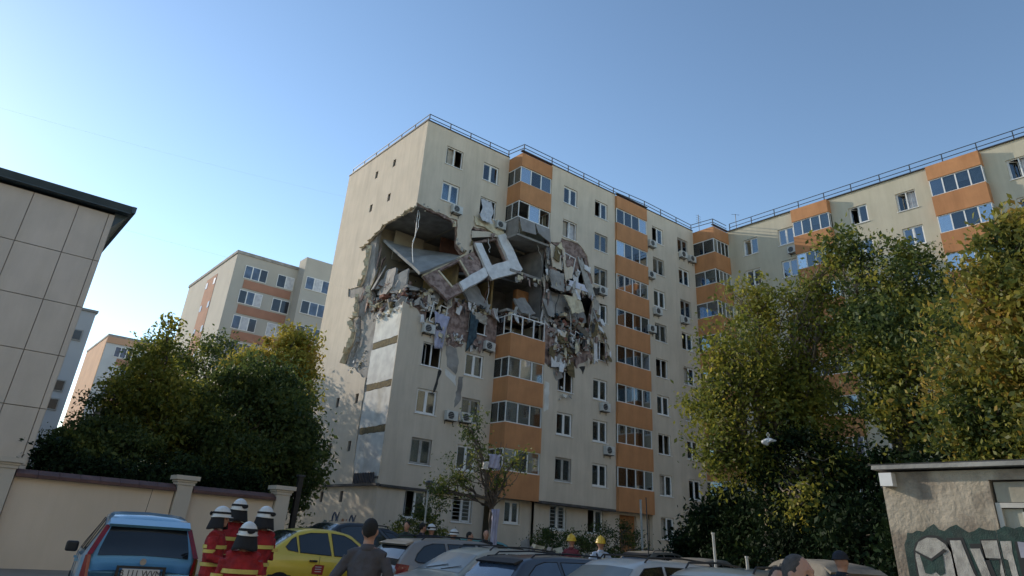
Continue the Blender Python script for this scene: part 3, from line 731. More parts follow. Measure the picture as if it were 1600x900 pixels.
rubble('rubble', [(10.5, 14.6, -1.7, -.2, 18.45, 18.9), (10.5, 14.6, -1.7, .4, 15.4, 17.0), (10.5, 14.6, -1.6, .2, 15.4, 16.4), (10.6, 14.6, -1.8, -1.3, 14.4, 15.4), (10.8, 12.8, -1.85, -1.5, 13.4, 14.6)], 760, .05, .3, 13, BLD, RUB + [M_teal])
rubble('rubble', [(1.2, 3.2, -.16, -.02, 14.3, 15.2), (3.3, 4.7, -.12, -.02, 12.9, 13.6), (4.6, 7.1, -.15, -.02, 15.1, 15.6)], 170, .03, .14, 14, BLD, [M_foam, M_cream_edge, M_pink, M_foam])
rubble('rubble', [(-.16, -.02, .2, 3.4, 13.9, 14.6), (-.12, -.0, 3.2, 6.0, 10.9, 12.6)], 90, .03, .14, 15, BLD, [M_foam, M_cream_edge, M_conc])
# cables and reinforcement hanging in the gap
mb = MB(); r5 = random.Random(5)
for (x, y, z, ln) in ((.3, .3, 21.0, 3.6), (.5, .5, 21.0, 2.2), (.35, .6, 21.0, 1.4), (4.9, -.1, 18.9, 1.5), (6.2, -.1, 18.0, 2.6), (6.35, -.15, 17.6, 1.6), (9.5, -1.2, 20.9, 1.2), (13.2, -1.7, 17.5, 2.2), (11.2, -1.7, 17.8, 2.0), (14.6, -1.7, 17.5, 3.0), (5.9, -.1, 20.6, 1.0), (12.4, -1.8, 16.9, 2.6)):
    p = Vector((x, y, z)); pts = [p.copy()]
    for k in range(6):
        p = p + Vector((r5.uniform(-.12, .12), r5.uniform(-.1, .1), -ln / 6)); pts.append(p.copy())
    mb = MB(); mb.tube(pts, .02, 4, r5.choice([M_frame_old, M_black, M_brick, M_frame])); mb.build('hanging_cable', None, BLD)
for k in range(26):
    y = r5.uniform(1, 5.4); z = r5.uniform(14.8, 16.2); p = Vector((.1, y, z)); pts = [p.copy()]; d = Vector((r5.uniform(-.25, .05), r5.uniform(-.3, .3), r5.uniform(-.05, .3)))
    for j in range(5): p = p + d * .6 + Vector((0, r5.uniform(-.08, .08), r5.uniform(-.12, .05))); pts.append(p.copy())
    mb = MB(); mb.tube(pts, .014, 4, r5.choice([M_black, M_brick])); mb.build('bent_rebar', None, BLD)
# cloth hanging from the broken windows
def cloth(name, c, m, parent, seed, label=None):
    r = random.Random(seed); mb = MB(); n, k = 9, 10; vs = []
    for j in range(k + 1):
        for i in range(n + 1):
            p = bil(c, i / n, j / k); p += Vector((0, -.07 * math.sin(i * 1.7 + j * .5) - r.uniform(0, .04), 0)); vs.append(p)
    mb.add(vs, [(j * (n + 1) + i, j * (n + 1) + i + 1, (j + 1) * (n + 1) + i + 1, (j + 1) * (n + 1) + i) for j in range(k) for i in range(n)])
    o = mb.build(name, m, parent, smooth=True)
    so = o.modifiers.new('thick', 'SOLIDIFY'); so.thickness = .02
    return o
M_lilac = mat('lilac_cloth', (.45, .45, .58), (.36, .36, .48), 3, .95)
tag(cloth('hanging_sheet', [(2.15, -.2, 14.4), (3.35, -.2, 14.3), (2.95, -.25, 12.2), (2.45, -.25, 12.1)], M_lilac, None, 1), 'lilac bed sheet hanging over the wall beside the corner air conditioner', 'sheet')
tag(cloth('hanging_sheet', [(4.9, -.2, 15.1), (5.6, -.2, 14.6), (5.5, -.22, 13.4), (4.85, -.2, 12.4)], MATS['soaked_cloth'], None, 2), 'dark bluish cloth drooping from the left side of the broken window under the ochre room', 'sheet')
cloth('curtain', [(5.0, -.12, 15.2), (6.4, -.12, 15.0), (6.35, -.1, 14.5), (5.0, -.12, 14.6)], M_curt2, BLD, 3)
# crack with dark debris from the lower corner windows
mb = MB(); mb.slab(rough([(3.05, 11.0), (3.25, 10.9), (3.1, 10.3), (2.95, 9.6), (2.8, 9.5), (2.9, 10.2), (3.05, 11.0)], .03, .2, rr)[:-1], [], fr0, -.085, -.07)
mb.build('stripped_plaster_patch', M_dark, BLD)
for pts, m_ in (([(3.3, 12.6), (4.2, 12.5), (4.5, 11.6), (4.3, 10.9), (3.6, 11.2), (3.5, 11.8)], M_conc), ([(3.5, 11.1), (4.3, 10.8), (4.4, 10.2), (3.6, 10.7)], M_white), ([(4.55, 10.8), (4.9, 10.9), (4.9, 9.4), (4.6, 9.0), (4.4, 8.9), (4.5, 10.0)], M_conc),
                ([(11.0, 12.4), (11.9, 12.6), (12.0, 11.9), (11.4, 11.6)], M_conc), ([(12.2, 12.9), (13.0, 13.2), (13.1, 12.1), (12.5, 12.2)], M_band), ([(10.45, 11.4), (10.8, 11.3), (10.8, 9.6), (10.4, 9.4)], M_white), ([(13.5, 12.9), (14.1, 13.1), (13.9, 12.5)], M_dark)):
    mb = MB(); y_ = 0 if pts[0][0] < 8 else C_Y
    mb.slab(rough(pts + [pts[0]], .05, .2, rr)[:-1], [], front(y_), -.082, -.071); mb.build('stripped_plaster_patch', m_, BLD)

# ---------------------------------------------------------------- air conditioners
def ac_meshes():
    c = MB(); c.box(-.4, .4, -.3, 0, -.27, .27); c.box(-.41, .41, -.31, .01, .25, .28)
    me = c.mesh('casing', M_ac)
    f = MB(); n = 20
    vs = [(-.1, -.315, 0)] + [(-.1 + .22 * math.cos(k * 6.283 / n), -.315, .22 * math.sin(k * 6.283 / n)) for k in range(n)]
    vs += [(v[0], -.301, v[2]) for v in vs]
    f.add(vs, [(0, 1 + (k + 1) % n, 1 + k) for k in range(n)] + [(1 + k, 1 + (k + 1) % n, n + 2 + (k + 1) % n, n + 2 + k) for k in range(n)])
    for k in range(5): f.box(-.32, .12, -.325, -.316, -.2 + k * .1, -.19 + k * .1, M_ac)
    fm = f.mesh('fan', M_black); fm.materials.clear(); fm.materials.append(M_black); fm.materials.append(M_ac)
    fm.polygons.foreach_set('material_index', [0] * (2 * n) + [1] * (len(fm.polygons) - 2 * n))
    b = MB()
    for x in (-.3, .3): b.box(x - .02, x + .02, -.32, .06, -.31, -.275); b.box(x - .02, x + .02, .03, .06, -.5, -.31)
    b.box(-.3, .3, .032, .058, -.33, -.29)
    return me, fm, b.mesh('bracket', M_metal)
ACM = ac_meshes()
def ac(pos, rz, label, roll=0):
    o = empty('air_conditioner', pos, rz); o.rotation_euler = (0, roll, rz)
    tag(o, label, 'air conditioner', 'air conditioner units on the facades')
    for n_, m_ in zip(('casing', 'fan', 'bracket'), ACM): link(n_, m_, o)
for (x, y, z, l, ro) in ((2.95, -.13, 21.75, 'air conditioner under the second window from the top nearest the corner', 0), (6.75, -.13, 21.85, 'air conditioner with the fluttering white curtain beside it, above the tilted white panel', 0),
    (1.84, -.13, 13.2, 'air conditioner left of the lilac sheet on the corner bay', 0), (6.6, -.13, 13.1, 'dark-looking air conditioner right of the broken window below the ochre room', .1),
    (4.15, -.13, 8.35, 'left of two side-by-side air conditioners behind the damaged tree', 0), (5.25, -.13, 8.4, 'right of two side-by-side air conditioners behind the damaged tree', 0),
    (15.6, -1.63, 18.95, 'air conditioner under the window just right of the hanging white bedding', 0), (15.9, -1.63, 10.55, 'air conditioner beneath the fourth-storey window left of the middle balcony column', 0),
    (16.3, -1.63, 7.75, 'lowest air conditioner left of the middle balcony column', 0), (21.45, -1.63, 24.6, 'highest air conditioner right of the middle balcony column', 0), (21.2, -1.63, 21.8, 'air conditioner right of the middle balcony column, second from the top', 0),
    (21.9, -1.63, 18.9, 'air conditioner right of the middle balcony column, third from the top', 0), (21.1, -1.63, 17.3, 'air conditioner right of the middle balcony column, fourth from the top', 0),
    (25.5, -1.63, 24.85, 'left of the paired air conditioners at the top beside the inner-corner balconies', 0), (26.7, -1.63, 24.8, 'right of the paired air conditioners at the top beside the inner-corner balconies', 0), (25.3, -1.63, 19.0, 'air conditioner under the third window down beside the inner-corner balconies', 0)):
    ac((x, y, z), 0, l, ro)
ac((WX - .06, -9.75, 24.3), RZS, 'air conditioner under the top window of the wing left of its first balconies')

# lattice screen on the gable ledge and old scrawls at its foot
mb = MB(); mb.box(-.2, -.16, .3, 2.7, 4.2, 4.72); mb.build('lattice_screen', mat('screen_blue_grey', (.09, .10, .13), (.06, .065, .085), 5, .8), BLD)
for k in range(13):
    mb = MB(); mb.box(-.23, -.2, .32 + k * .19, .36 + k * .19, 4.18, 4.75); mb.build('lattice_bar', M_black, BLD)
r9 = random.Random(19)
for k, (y, z, w_, h_, m_) in enumerate(((3.3, 1.9, .5, .9, mat('peach_paint', (.45, .22, .13), None, 4, .9)), (2.3, 2.2, .5, .7, mat('slate_paint', (.09, .12, .19), None, 4, .9)), (4.4, 2.3, .6, .8, MATS['slate_paint']), (5.5, 1.9, .7, .7, mat('faded_teal_paint', (.13, .20, .19), None, 4, .9)), (1.6, 1.8, .4, .6, mat('off_white_scrawl', (.55, .53, .47), None, 4, .9)))):
    for q in range(4):
        mb = MB(); pts = [(-.078 - k * .001 - q * .0002, y + w_ * math.cos(a * .9 + q) * (.5 + .1 * q), z + h_ * .5 * math.sin(a * 1.3 + q * 1.7)) for a in range(9)]
        mb.tube(pts, .018, 4); mb.build('scrawl', m_, BLD)
# antennas
mb = MB(); mb.tube([(0, 0, 0), (0, 0, 2.3)], .03, 5)
for k in range(4): mb.tube([(-.35, 0, 1.5 + k * .22), (.35, 0, 1.5 + k * .22)], .012, 4)
o = mb.build('antenna', M_metal, loc=(28.8, -1.2, TOP)); tag(o, 'tall roof aerial behind the inner-corner balconies', 'antenna')
mb = MB(); mb.tube([(0, 0, 0), (0, 0, 1.7)], .03, 5); mb.tube([(-.3, .2, 1.65), (.3, -.2, 1.65)], .015, 4)
o = mb.build('antenna', M_metal, loc=(WX + .4, -4.4, TOP)); tag(o, 'shorter roof aerial at the near end of the wing railing', 'antenna')

# ---------------------------------------------------------------- neighbours
M_clad = mat('stone_cladding', (.66, .575, .49), (.60, .525, .45), 1.1, .7, .12, c3=(.54, .47, .40), bscale=40, streak=.6, fine_streak=.07)
M_joint = mat('cladding_joint', (.26, .23, .20), (.22, .195, .17), 3, .9)
M_eave = mat('dark_blue_eave', (.055, .085, .10), (.04, .065, .08), 2, .45, metal=.2)
NB = tag(empty('clad_building', (-26, -8, 0)), 'low building with large stone cladding panels and a dark blue eave at the far left', 'building'); NB.location = (0, 0, 0)
NY = -11.0
mb = MB(); mb.box(-34, -17.67, NY + .02, 4, 0, 10.82); mb.build('wall', M_joint, NB)
xs = [-17.65, -17.83, -18.75, -20.05, -21.35, -22.65, -23.95, -25.25, -26.55]; zs = [.2, 1.22, 2.8, 4.38, 5.96, 7.54, 9.12, 10.8]
for i in range(len(xs) - 1):
    for j in range(len(zs) - 1):
        p = MB(); p.box(xs[i + 1] + .012, xs[i] - .012, NY - .02 - rr.uniform(0, .014), NY + .018, zs[j] + .012, zs[j + 1] - .012); p.build('cladding_panel', M_clad, NB)
mb = MB(); mb.box(-17.665, -17.64, NY + .02, 4, 0, 10.8); mb.build('side_cladding', M_clad, NB)
mb = MB(); mb.box(-35, -17.2, NY - .32, 4.6, 10.9, 10.94); mb.slab([(-.32, 10.93), (-.40, 11.14), (-.3, 11.18), (-.2, 10.93)], [], lambda u, d, z: (-35 + d, NY + u, z), 0, 17.85)
mb.box(-17.25, -17.12, NY - .40, 4.6, 10.93, 11.15); mb.box(-35, -17.25, NY - .3, 4.6, 11.04, 11.16); mb.slab([(-17.66, 10.35), (-17.25, 10.9), (-17.66, 10.9)], [], lambda u, d, z: (u, NY + d, z), .05, 14); mb.build('eave', M_eave, NB)

def far_block(name_label, x0, x1, y0, y1, top, wallm, cols, gcols, bands, bandm, floors, zt, sp, sect=None, gband=None):
    B = tag(empty('apartment_building'), name_label, 'apartment building')
    mb = MB(); mb.box(x0, x1, y0, y1, 0, top); mb.build('wall', wallm, B)
    mb = MB(); mb.box(x0 - .1, x1 + .1, y0 - .1, y1 + .1, top + .002, top + .35); mb.build('roof', M_conc, B)
    if sect:
        xa, xb, ya, tp = sect; mb = MB(); mb.box(xa, xb, ya, y0 - .003, 0, tp); mb.build('wall', wallm, B)
    for (a, b, yy) in bands:
        for i in range(floors):
            p = MB(); p.box(a, b, yy - .06, yy - .004, zt - i * sp - .9 - .95, zt - i * sp - .9); p.build('orange_band', bandm, B)
    for (cx, yy, ww) in cols:
        for i in range(floors):
            f = MB(); z = zt - i * sp; f.box(cx - ww / 2, cx + ww / 2, yy - .09, yy - .005, z - .75, z + .75)
            o = f.build('window', M_frame, B); n = max(2, round(ww / .9))
            for k in range(n):
                p = MB(); a = cx - ww / 2 + ww * k / n; p.box(a + .06, a + ww / n - .06, yy - .1, yy - .091, z - .68, z + .68)
                p.build('pane', rr.choice([M_bluepane, M_bluepane, M_darkpane, M_curt]), o)
    for (cy, ww) in gcols:
        for i in range(floors):
            f = MB(); z = zt - i * sp; f.box(x0 - .06, x0 - .004, cy - ww / 2, cy + ww / 2, z - .3, z + .45); f.build('window', M_darkpane, B)
    if gband:
        p = MB(); p.box(x0 - .03, x0 - .003, gband[0], gband[1], 0, zt + .9); p.build('orange_strip', bandm, B)
    return B
M_bluepane = mat('far_glass', (.10, .14, .22), (.05, .07, .11), 1.5, .12)
M_darkpane = mat('far_dark_glass', (.03, .035, .045), (.02, .022, .03), 1.5, .15)
M_far = mat('far_plaster', (.47, .44, .38), (.43, .40, .345), .5, .9, c3=(.38, .355, .31), streak=.8)
M_farw = mat('far_white_plaster', (.55, .55, .54), (.5, .5, .495), .5, .9)
M_salmon = mat('salmon_band', (.40, .20, .13), (.34, .17, .11), 1, .9)
M_salmon2 = mat('salmon_wall', (.56, .33, .20), (.50, .29, .18), .5, .9)
far_block('cream and terracotta apartment block seen between the left trees and the damaged block', .52, 16, 40, 58, 28.75, M_far, [(3.0, 40, 2.6), (6.5, 40, 2.0), (9.6, 38, 3.0), (13.5, 38, 2.4)], [(46.5, .7), (49.3, .7)],
          [(1.9, 7.4, 40)], M_salmon, 9, 26.9, 2.85, sect=(7.7, 15.5, 38, 29.9), gband=(46.0, 49.8))
far_block('distant small block with orange end wall and pale front left of the pines', -3.56, 14, 80, 96, 25.2, M_farw, [(-.6, 80, 3.2), (4.2, 80, 3.2)], [], [(-1.6, 6, 80)], M_salmon, 8, 23.2, 2.85)
mb = MB(); mb.box(-3.62, -3.563, 80.2, 96, 0, 25.1); o = mb.build('end_wall', M_salmon2, [x for x in bpy.data.objects if x.get('label', '').startswith('distant small')][0])
mb = MB(); mb.box(-3.6, 14, 79.8, 79.99, 24.3, 25.2); mb.build('parapet_band', M_salmon2, o.parent)
FL = tag(empty('apartment_building'), 'pale grey blank-walled block right behind the stone-clad building', 'apartment building')
mb = MB(); mb.box(-34, -14.04, 15, 27, 0, 13.35); mb.build('wall', M_farw, FL)
mb = MB(); mb.box(-34.1, -13.94, 14.9, 27.1, 13.352, 13.5); mb.build('roof', M_conc, FL)
for z in (11.76, 8.6, 7.5):
    f = MB(); f.box(-15.05, -14.4, 14.93, 14.995, z - .35, z + .35, M_frame_old); f.box(-14.98, -14.47, 14.92, 14.929, z - .28, z + .28, M_darkpane); f.build('window', None, FL)

# unseen block added behind the camera so that its sunlit front brightens the shaded facades
BOUNCE_BLOCK = tag(empty('apartment_building'), 'unseen cream block added behind the camera to bounce sunlight onto the facades', 'apartment building')
mb = MB(); mb.slab(rect(-70, 60, 0, 27), [rect(-66 + 4.1 * i - .8, -66 + 4.1 * i + .8, 2.2 + 3 * j, 3.7 + 3 * j) for i in range(31) for j in range(8)], lambda u, d, z: (u, -66 - d, z), 0, .3)
mb.build('wall', M_plaster_w, BOUNCE_BLOCK)
mb = MB(); mb.box(-70, 60, -80, -66.301, 0, 26.98); mb.build('core', M_darkpane, BOUNCE_BLOCK)

# yard wall --------------------------------------------------------------
YW = tag(empty('yard_wall'), 'beige rendered yard wall with brown coping and capped pillars', 'wall')
M_yw = mat('yard_wall_render', (.70, .575, .45), (.64, .525, .41), .5, .95, .15, c3=(.56, .46, .36), bscale=40, fine_streak=.06)
M_cop = mat('brown_coping', (.13, .065, .055), (.09, .045, .04), 3, .7, .3)
for a, b in ((-32, -18.55), (-18.05, -14.0), (-13.5, -10.95)):
    mb = MB(); mb.box(a, b, -13.12, -12.9, 0, 2.42); mb.build('wall_panel', M_yw, YW)
    n = int((b - a) / .5)
    for k in range(n):
        c = MB(); x = a + (b - a) * k / n; x2 = a + (b - a) * (k + 1) / n - .008
        c.slab([(-13.3, 2.423), (-13.3, 2.5), (-13.01, 2.62), (-12.72, 2.5), (-12.72, 2.423)], [], lambda u, d, z: (x + d, u, z), 0, x2 - x); c.build('coping_tile', M_cop, YW)
M_pil = mat('pillar_render', (.55, .49, .41), (.50, .445, .37), 1, .95, .15)
for xc in (-18.3, -13.75, -10.7):
    mb = MB(); mb.box(xc - .22, xc + .22, -13.25, -12.8, 0, 2.6)
    o = mb.build('pillar', M_pil, YW)
    c = MB(); c.box(xc - .25, xc + .25, -13.28, -12.77, 2.603, 2.68); c.box(xc - .28, xc + .28, -13.31, -12.74, 2.683, 2.74); c.box(xc - .34, xc + .34, -13.37, -12.68, 2.743, 2.86); c.build('pillar_cap', M_pil, o)
GT = tag(empty('gate_post'), 'dark narrow gate post standing just right of the last wall pillar', 'post')
mb = MB(); mb.box(-10.22, -10.06, -13.1, -12.94, 0, 3.2); mb.build('shaft', M_black, GT); mb = MB(); mb.box(-10.25, -10.03, -13.13, -12.91, 3.2, 3.26); mb.build('cap', M_metal, GT)

# ---------------------------------------------------------------- trees
def leaf_mat(name, cols, pos, tr=.42, sp=.3):
    m = bpy.data.materials.new(name); m.use_nodes = True
    t = m.node_tree; N = t.nodes; L = t.links
    b = N['Principled BSDF']; b.inputs['Roughness'].default_value = .55; b.inputs['Specular IOR Level'].default_value = sp
    g = N.new('ShaderNodeNewGeometry'); rp = N.new('ShaderNodeValToRGB')
    tc = N.new('ShaderNodeTexCoord'); no = N.new('ShaderNodeTexNoise'); no.inputs['Scale'].default_value = .55; no.inputs['Detail'].default_value = 3
    L.new(tc.outputs['Object'], no.inputs['Vector'])
    ma = N.new('ShaderNodeMath'); ma.operation = 'MULTIPLY_ADD'; ma.inputs[1].default_value = .45
    m2 = N.new('ShaderNodeMath'); m2.operation = 'MULTIPLY_ADD'; m2.inputs[1].default_value = 1.6; m2.inputs[2].default_value = -.52
    L.new(no.outputs['Fac'], m2.inputs[0]); L.new(g.outputs['Random Per Island'], ma.inputs[0]); L.new(m2.outputs[0], ma.inputs[2]); L.new(ma.outputs[0], rp.inputs[0])
    e = rp.color_ramp.elements
    while len(e) < len(cols): e.new(.5)
    for k, (c, p) in enumerate(zip(cols, pos)): e[k].position = p; e[k].color = (*c, 1)
    L.new(rp.outputs[0], b.inputs['Base Color'])
    tl = N.new('ShaderNodeBsdfTranslucent'); L.new(rp.outputs[0], tl.inputs[0])
    mx = N.new('ShaderNodeMixShader'); mx.inputs[0].default_value = tr
    L.new(b.outputs[0], mx.inputs[1]); L.new(tl.outputs[0], mx.inputs[2]); L.new(mx.outputs[0], N['Material Output'].inputs[0])
    return m
G1, G2, G3 = (.030, .052, .020), (.055, .088, .028), (.10, .135, .035)
Y1, Y2, O1, BR = (.27, .27, .045), (.46, .37, .065), (.38, .23, .055), (.10, .07, .035)
LM_dark = leaf_mat('dark_green_leaves', [(.03, .05, .018), (.045, .075, .026), (.075, .11, .034), (.12, .155, .04), (.24, .25, .055)], [0, .22, .45, .7, 1], .5)
LM_low = leaf_mat('shade_darkened_leaves', [(.008, .015, .008), (.014, .026, .011), (.025, .045, .016), (.06, .08, .02)], [0, .4, .85, 1], .15, .06)  # leaf colours darkened to put the deep shade of the undergrowth into them
LM_gy = leaf_mat('olive_yellow_leaves', [G1, G3, (.17, .19, .035), Y1, Y2], [0, .2, .42, .68, .95], .48)
LM_mix = leaf_mat('green_yellow_leaves', [G1, G2, G3, Y1, Y2], [0, .28, .52, .78, 1])
LM_yel = leaf_mat('golden_leaves', [G3, Y1, Y2, O1], [0, .3, .65, 1])
LM_aut2 = leaf_mat('mixed_autumn_leaves', [G1, G2, G3, Y1, O1, Y2], [0, .25, .45, .62, .8, 1])
LM_aut = leaf_mat('autumn_leaves', [G1, G3, (.17, .16, .035), Y1, O1, Y2], [0, .25, .42, .6, .8, 1])
M_bark = mat('bark', (.13, .105, .08), (.07, .055, .045), 6, .95, .8)
M_barkp = mat('pale_bark', (.26, .21, .15), (.15, .12, .09), 6, .95, .8)

def foliage(blobs, n_clump, per, size, rs, seed, shell=.55, droop=0):
    g = np.random.default_rng(seed)
    vol = np.array([b[3] * b[4] * b[5] for b in blobs]); pr = vol ** .8; pr /= pr.sum()
    ci = g.choice(len(blobs), n_clump, p=pr)
    d = g.normal(size=(n_clump, 3)); d /= np.linalg.norm(d, axis=1)[:, None]
    rad = shell + (1.05 - shell) * g.random(n_clump) ** .7
    B = np.array(blobs)
    cen = B[ci, :3] + d * rad[:, None] * B[ci, 3:6]
    cf = np.exp(g.normal(0, .65, n_clump)); k = g.poisson(per * .85 * cf) + 3
    idx = np.repeat(np.arange(n_clump), k); n = len(idx)
    cs = (rs * (.5 + .8 * g.random(n_clump)) * cf ** .38)[idx]; ls = (.75 + .55 * g.random(n_clump))[idx]
    p = cen[idx] + np.clip(g.normal(size=(n, 3)), -1.9, 1.9) * np.minimum(cs, rs * 1.7)[:, None] * np.array([1, 1, .7])
    if droop: p[:, 2] -= droop * g.random(n) ** 2
    s = size * ls * (.55 + .9 * g.random(n))
    a = g.normal(size=(n, 3)); a /= np.linalg.norm(a, axis=1)[:, None]
    b = np.cross(a, g.normal(size=(n, 3))); b /= np.linalg.norm(b, axis=1)[:, None]
    c = np.cross(a, b)
    V = np.empty((n, 4, 3))
    V[:, 0] = p - a * s[:, None]; V[:, 2] = p + a * s[:, None]
    V[:, 1] = p + b * s[:, None] * .5 + c * s[:, None] * .12; V[:, 3] = p - b * s[:, None] * .5 + c * s[:, None] * .12
    return V.reshape(-1, 3), n, cen

def quads_mesh(name, V, n, m):
    me = bpy.data.meshes.new(name)
    me.vertices.add(4 * n); me.vertices.foreach_set('co', V.astype(np.float32).ravel())
    me.loops.add(4 * n); me.loops.foreach_set('vertex_index', np.arange(4 * n, dtype=np.int32))
    me.polygons.add(n); me.polygons.foreach_set('loop_start', np.arange(0, 4 * n, 4, dtype=np.int32)); me.polygons.foreach_set('loop_total', np.full(n, 4, dtype=np.int32))
    me.update(calc_edges=True); me.materials.append(m); return me

def branch(mb, a, b, r0, r1, rnd, m=None, n=6, wob=.12):
    a = Vector(a); b = Vector(b); L = (b - a).length; pts = []
    for k in range(n + 1):
        t = k / n; p = a.lerp(b, t)
        if 0 < k < n: p += Vector((rnd.uniform(-1, 1), rnd.uniform(-1, 1), rnd.uniform(-.3, .9))) * wob * L * math.sin(t * 3.14)
        pts.append(p)
    mb.tube(pts, r0, 6, m, r1); return pts

def tree(name, base, blobs, n_clump, per, size, leafm, label, seed, trunk_r=.22, cat='tree', fork=None, rs=.35, barkm=None, twigs=40, shell=.55, group=None, droop=0, lean=None):
    o = empty(name, base); tag(o, label, cat, group)
    bl = [(b[0] - base[0], b[1] - base[1], b[2] - base[2], b[3], b[4], b[5]) for b in blobs]
    V, n, cen = foliage(bl, n_clump, per, size, rs, seed, shell, droop)
    link('crown', quads_mesh('crown', V, n, leafm), o)
    rnd = random.Random(seed); mb = MB(); bm_ = barkm or M_bark
    fz = fork or bl[0][2] * .45
    top = lean or (bl[0][0] * .4, bl[0][1] * .4, fz)
    branch(mb, (0, 0, -.2), top, trunk_r, trunk_r * .7, rnd, wob=.04)
    mb.build('trunk', bm_, o, smooth=True)
    for b in bl:
        q = MB(); pts = branch(q, top, b[:3], trunk_r * .6, trunk_r * .25, rnd, wob=.08)
        near = [c for c in cen if abs(c[0] - b[0]) < b[3] * 1.2 and abs(c[1] - b[1]) < b[4] * 1.2 and abs(c[2] - b[2]) < b[5] * 1.2]
        for c in rnd.sample(near, min(len(near), max(4, twigs // len(bl)))):
            branch(q, pts[rnd.randrange(2, len(pts))], c, trunk_r * .2, .012, rnd, n=5)
        q.build('limb', bm_, o, smooth=True)
    return o

tree('leafy_tree', (-10.3, -6.8, .3), [(-10.3, -7.2, 5.0, 2.7, 2.5, 2.6), (-8.5, -7.6, 4.3, 1.5, 1.6, 1.5), (-11.5, -7.0, 3.6, 1.9, 2, 1.8), (-9.9, -7, 6.4, 1.6, 1.6, 1.3), (-7.9, -8.2, 3.2, .8, 1, .8), (-10, -8, 2.8, 2.5, 1.4, 1.2)], 520, 80, .09, LM_dark,
     'dense dark green round tree behind the yard wall, left of the damaged corner', 21, .2, rs=.3)
tree('autumn_tree', (-14.0, -6.0, .3), [(-14.1, -6.2, 5.7, 1.3, 1.4, 1.6), (-14.1, -6.2, 7.2, .8, .8, 1.0), (-13.95, -6.2, 8.3, .35, .35, .75), (-13.1, -6.4, 4.9, 1.3, 1.4, 1.6), (-14.9, -6.0, 4.6, 1.1, 1.2, 1.2), (-13.0, -6.1, 6.2, .8, .8, .9), (-15.3, -6.2, 6.1, .5, .5, .4)], 260, 50, .085, LM_gy,
     'taller yellow-green tree with a feathery tip left of the round dark tree', 22, .14, rs=.26, shell=.2)
tree('autumn_tree', (-5.8, 3.4, .3), [(-6.1, 2.8, 9.7, 1.7, 1.6, 1.8), (-5.0, 2.6, 9.7, 1.5, 1.4, 2.2), (-5.3, 2.5, 11.4, .9, .9, 1.1), (-7.5, 3, 9.0, 1.4, 1.2, 1.5), (-4.3, 2.8, 7.2, 1.3, 1.3, 2.4)], 300, 55, .11, LM_yel,
     'golden yellow autumn tree in front of the terracotta-banded block', 23, .18, rs=.30, shell=.2)
tree('pine_tree', (-15.3, -7.0, .3), [(-15.6, -7.4, 3.4, 1.2, 1.2, 1.4), (-16.2, -8.2, 2.9, 1.3, 1.2, 1.3), (-14.6, -8.0, 3.0, 1.6, 1.2, 1.5), (-15.7, -6.8, 4.9, .5, .5, .7)], 260, 90, .075, LM_dark,
     'dark evergreen clump against the stone-clad building', 24, .12, rs=.25)
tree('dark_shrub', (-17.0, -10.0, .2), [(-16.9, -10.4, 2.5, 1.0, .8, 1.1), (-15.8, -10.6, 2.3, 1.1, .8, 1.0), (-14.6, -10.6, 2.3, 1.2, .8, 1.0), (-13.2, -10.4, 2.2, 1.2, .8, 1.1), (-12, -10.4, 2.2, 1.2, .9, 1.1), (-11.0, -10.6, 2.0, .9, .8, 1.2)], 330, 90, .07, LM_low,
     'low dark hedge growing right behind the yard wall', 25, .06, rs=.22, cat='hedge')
tree('leafy_tree', (-8.5, -1.0, .3), [(-8.6, -1.0, 5.6, 1.9, 2, 1.8), (-7.2, -2, 4.5, 1.6, 1.8, 1.8), (-11.2, -.5, 6.3, 1.3, 1.6, 1.5)], 200, 70, .085, LM_gy,
     'green tree filling the gap between the round dark tree and the golden one', 26, .18, rs=.32)
tree('leafy_tree', (-6.0, 18.0, .3), [(-5.5, 18, 11.2, 2.8, 2.6, 3.0), (-3.2, 17.4, 10.4, 2.4, 2.2, 3.4), (-8.4, 18.5, 10.4, 2.6, 2.4, 3.2), (-2.0, 17.0, 6.5, 2.0, 2.0, 2.6), (-6, 18, 6, 3, 2.4, 2.6)], 420, 60, .12, LM_mix,
     'tree mostly hidden behind the golden tree, left of the gable', 27, .2, rs=.45)
# small battered tree in front of the corner bay
tree('damaged_tree', (-3.9, -15.3, .2), [(-5.0, -14.5, 3.7, .75, .8, .7), (-4.3, -14.8, 4.3, .6, .7, .6), (-5.4, -14.2, 3.2, .5, .5, .45), (-3.2, -15.6, 4.4, .5, .6, .5), (-4.7, -14.8, 5.4, .4, .5, .6), (-3.7, -15.3, 3.6, .4, .4, .3)], 95, 30, .052, LM_mix,
     'small battered tree with a leaning dark trunk in front of the broken bay', 28, .10, rs=.2, shell=.1, fork=2.6, lean=(.05, .0, 2.6), barkm=M_bark, twigs=60)
mb = MB(); r6 = random.Random(9)
for k in range(16): branch(mb, (0, 0, 0), (r6.uniform(-1.1, 1.1), r6.uniform(-.5, .5), r6.uniform(.5, 2.6)), .03, .008, r6)
dt = [o for o in bpy.data.objects if o.name.startswith('damaged_tree')][0]
mb.build('bare_branches', M_bark, dt, loc=(0, 0, 2.5))
for i, (c, l, m_) in enumerate(((( -.1, -.1, 4.3), 'blue-white torn cloth caught at the top of the small battered tree', M_lilac), ((.05, -.15, 2.5), 'long striped cloth wrapped on the trunk of the small battered tree', M_lilac), ((-.5, -.1, 4.0), 'small white paper sheet caught in the left of the battered tree', M_white))):
    x, y, z = -3.9 + c[0], -15.3 + c[1], .2 + c[2]; s_ = (.28, .14, .1)[i]; hh = (.5, 1.7, .25)[i]
    tag(cloth('caught_cloth', [(x - s_, y, z), (x + s_, y - .05, z + .03), (x + s_ * .7, y - .1, z - hh), (x - s_ * .8, y - .05, z - hh * .9)], m_, None, 40 + i), l, 'cloth')

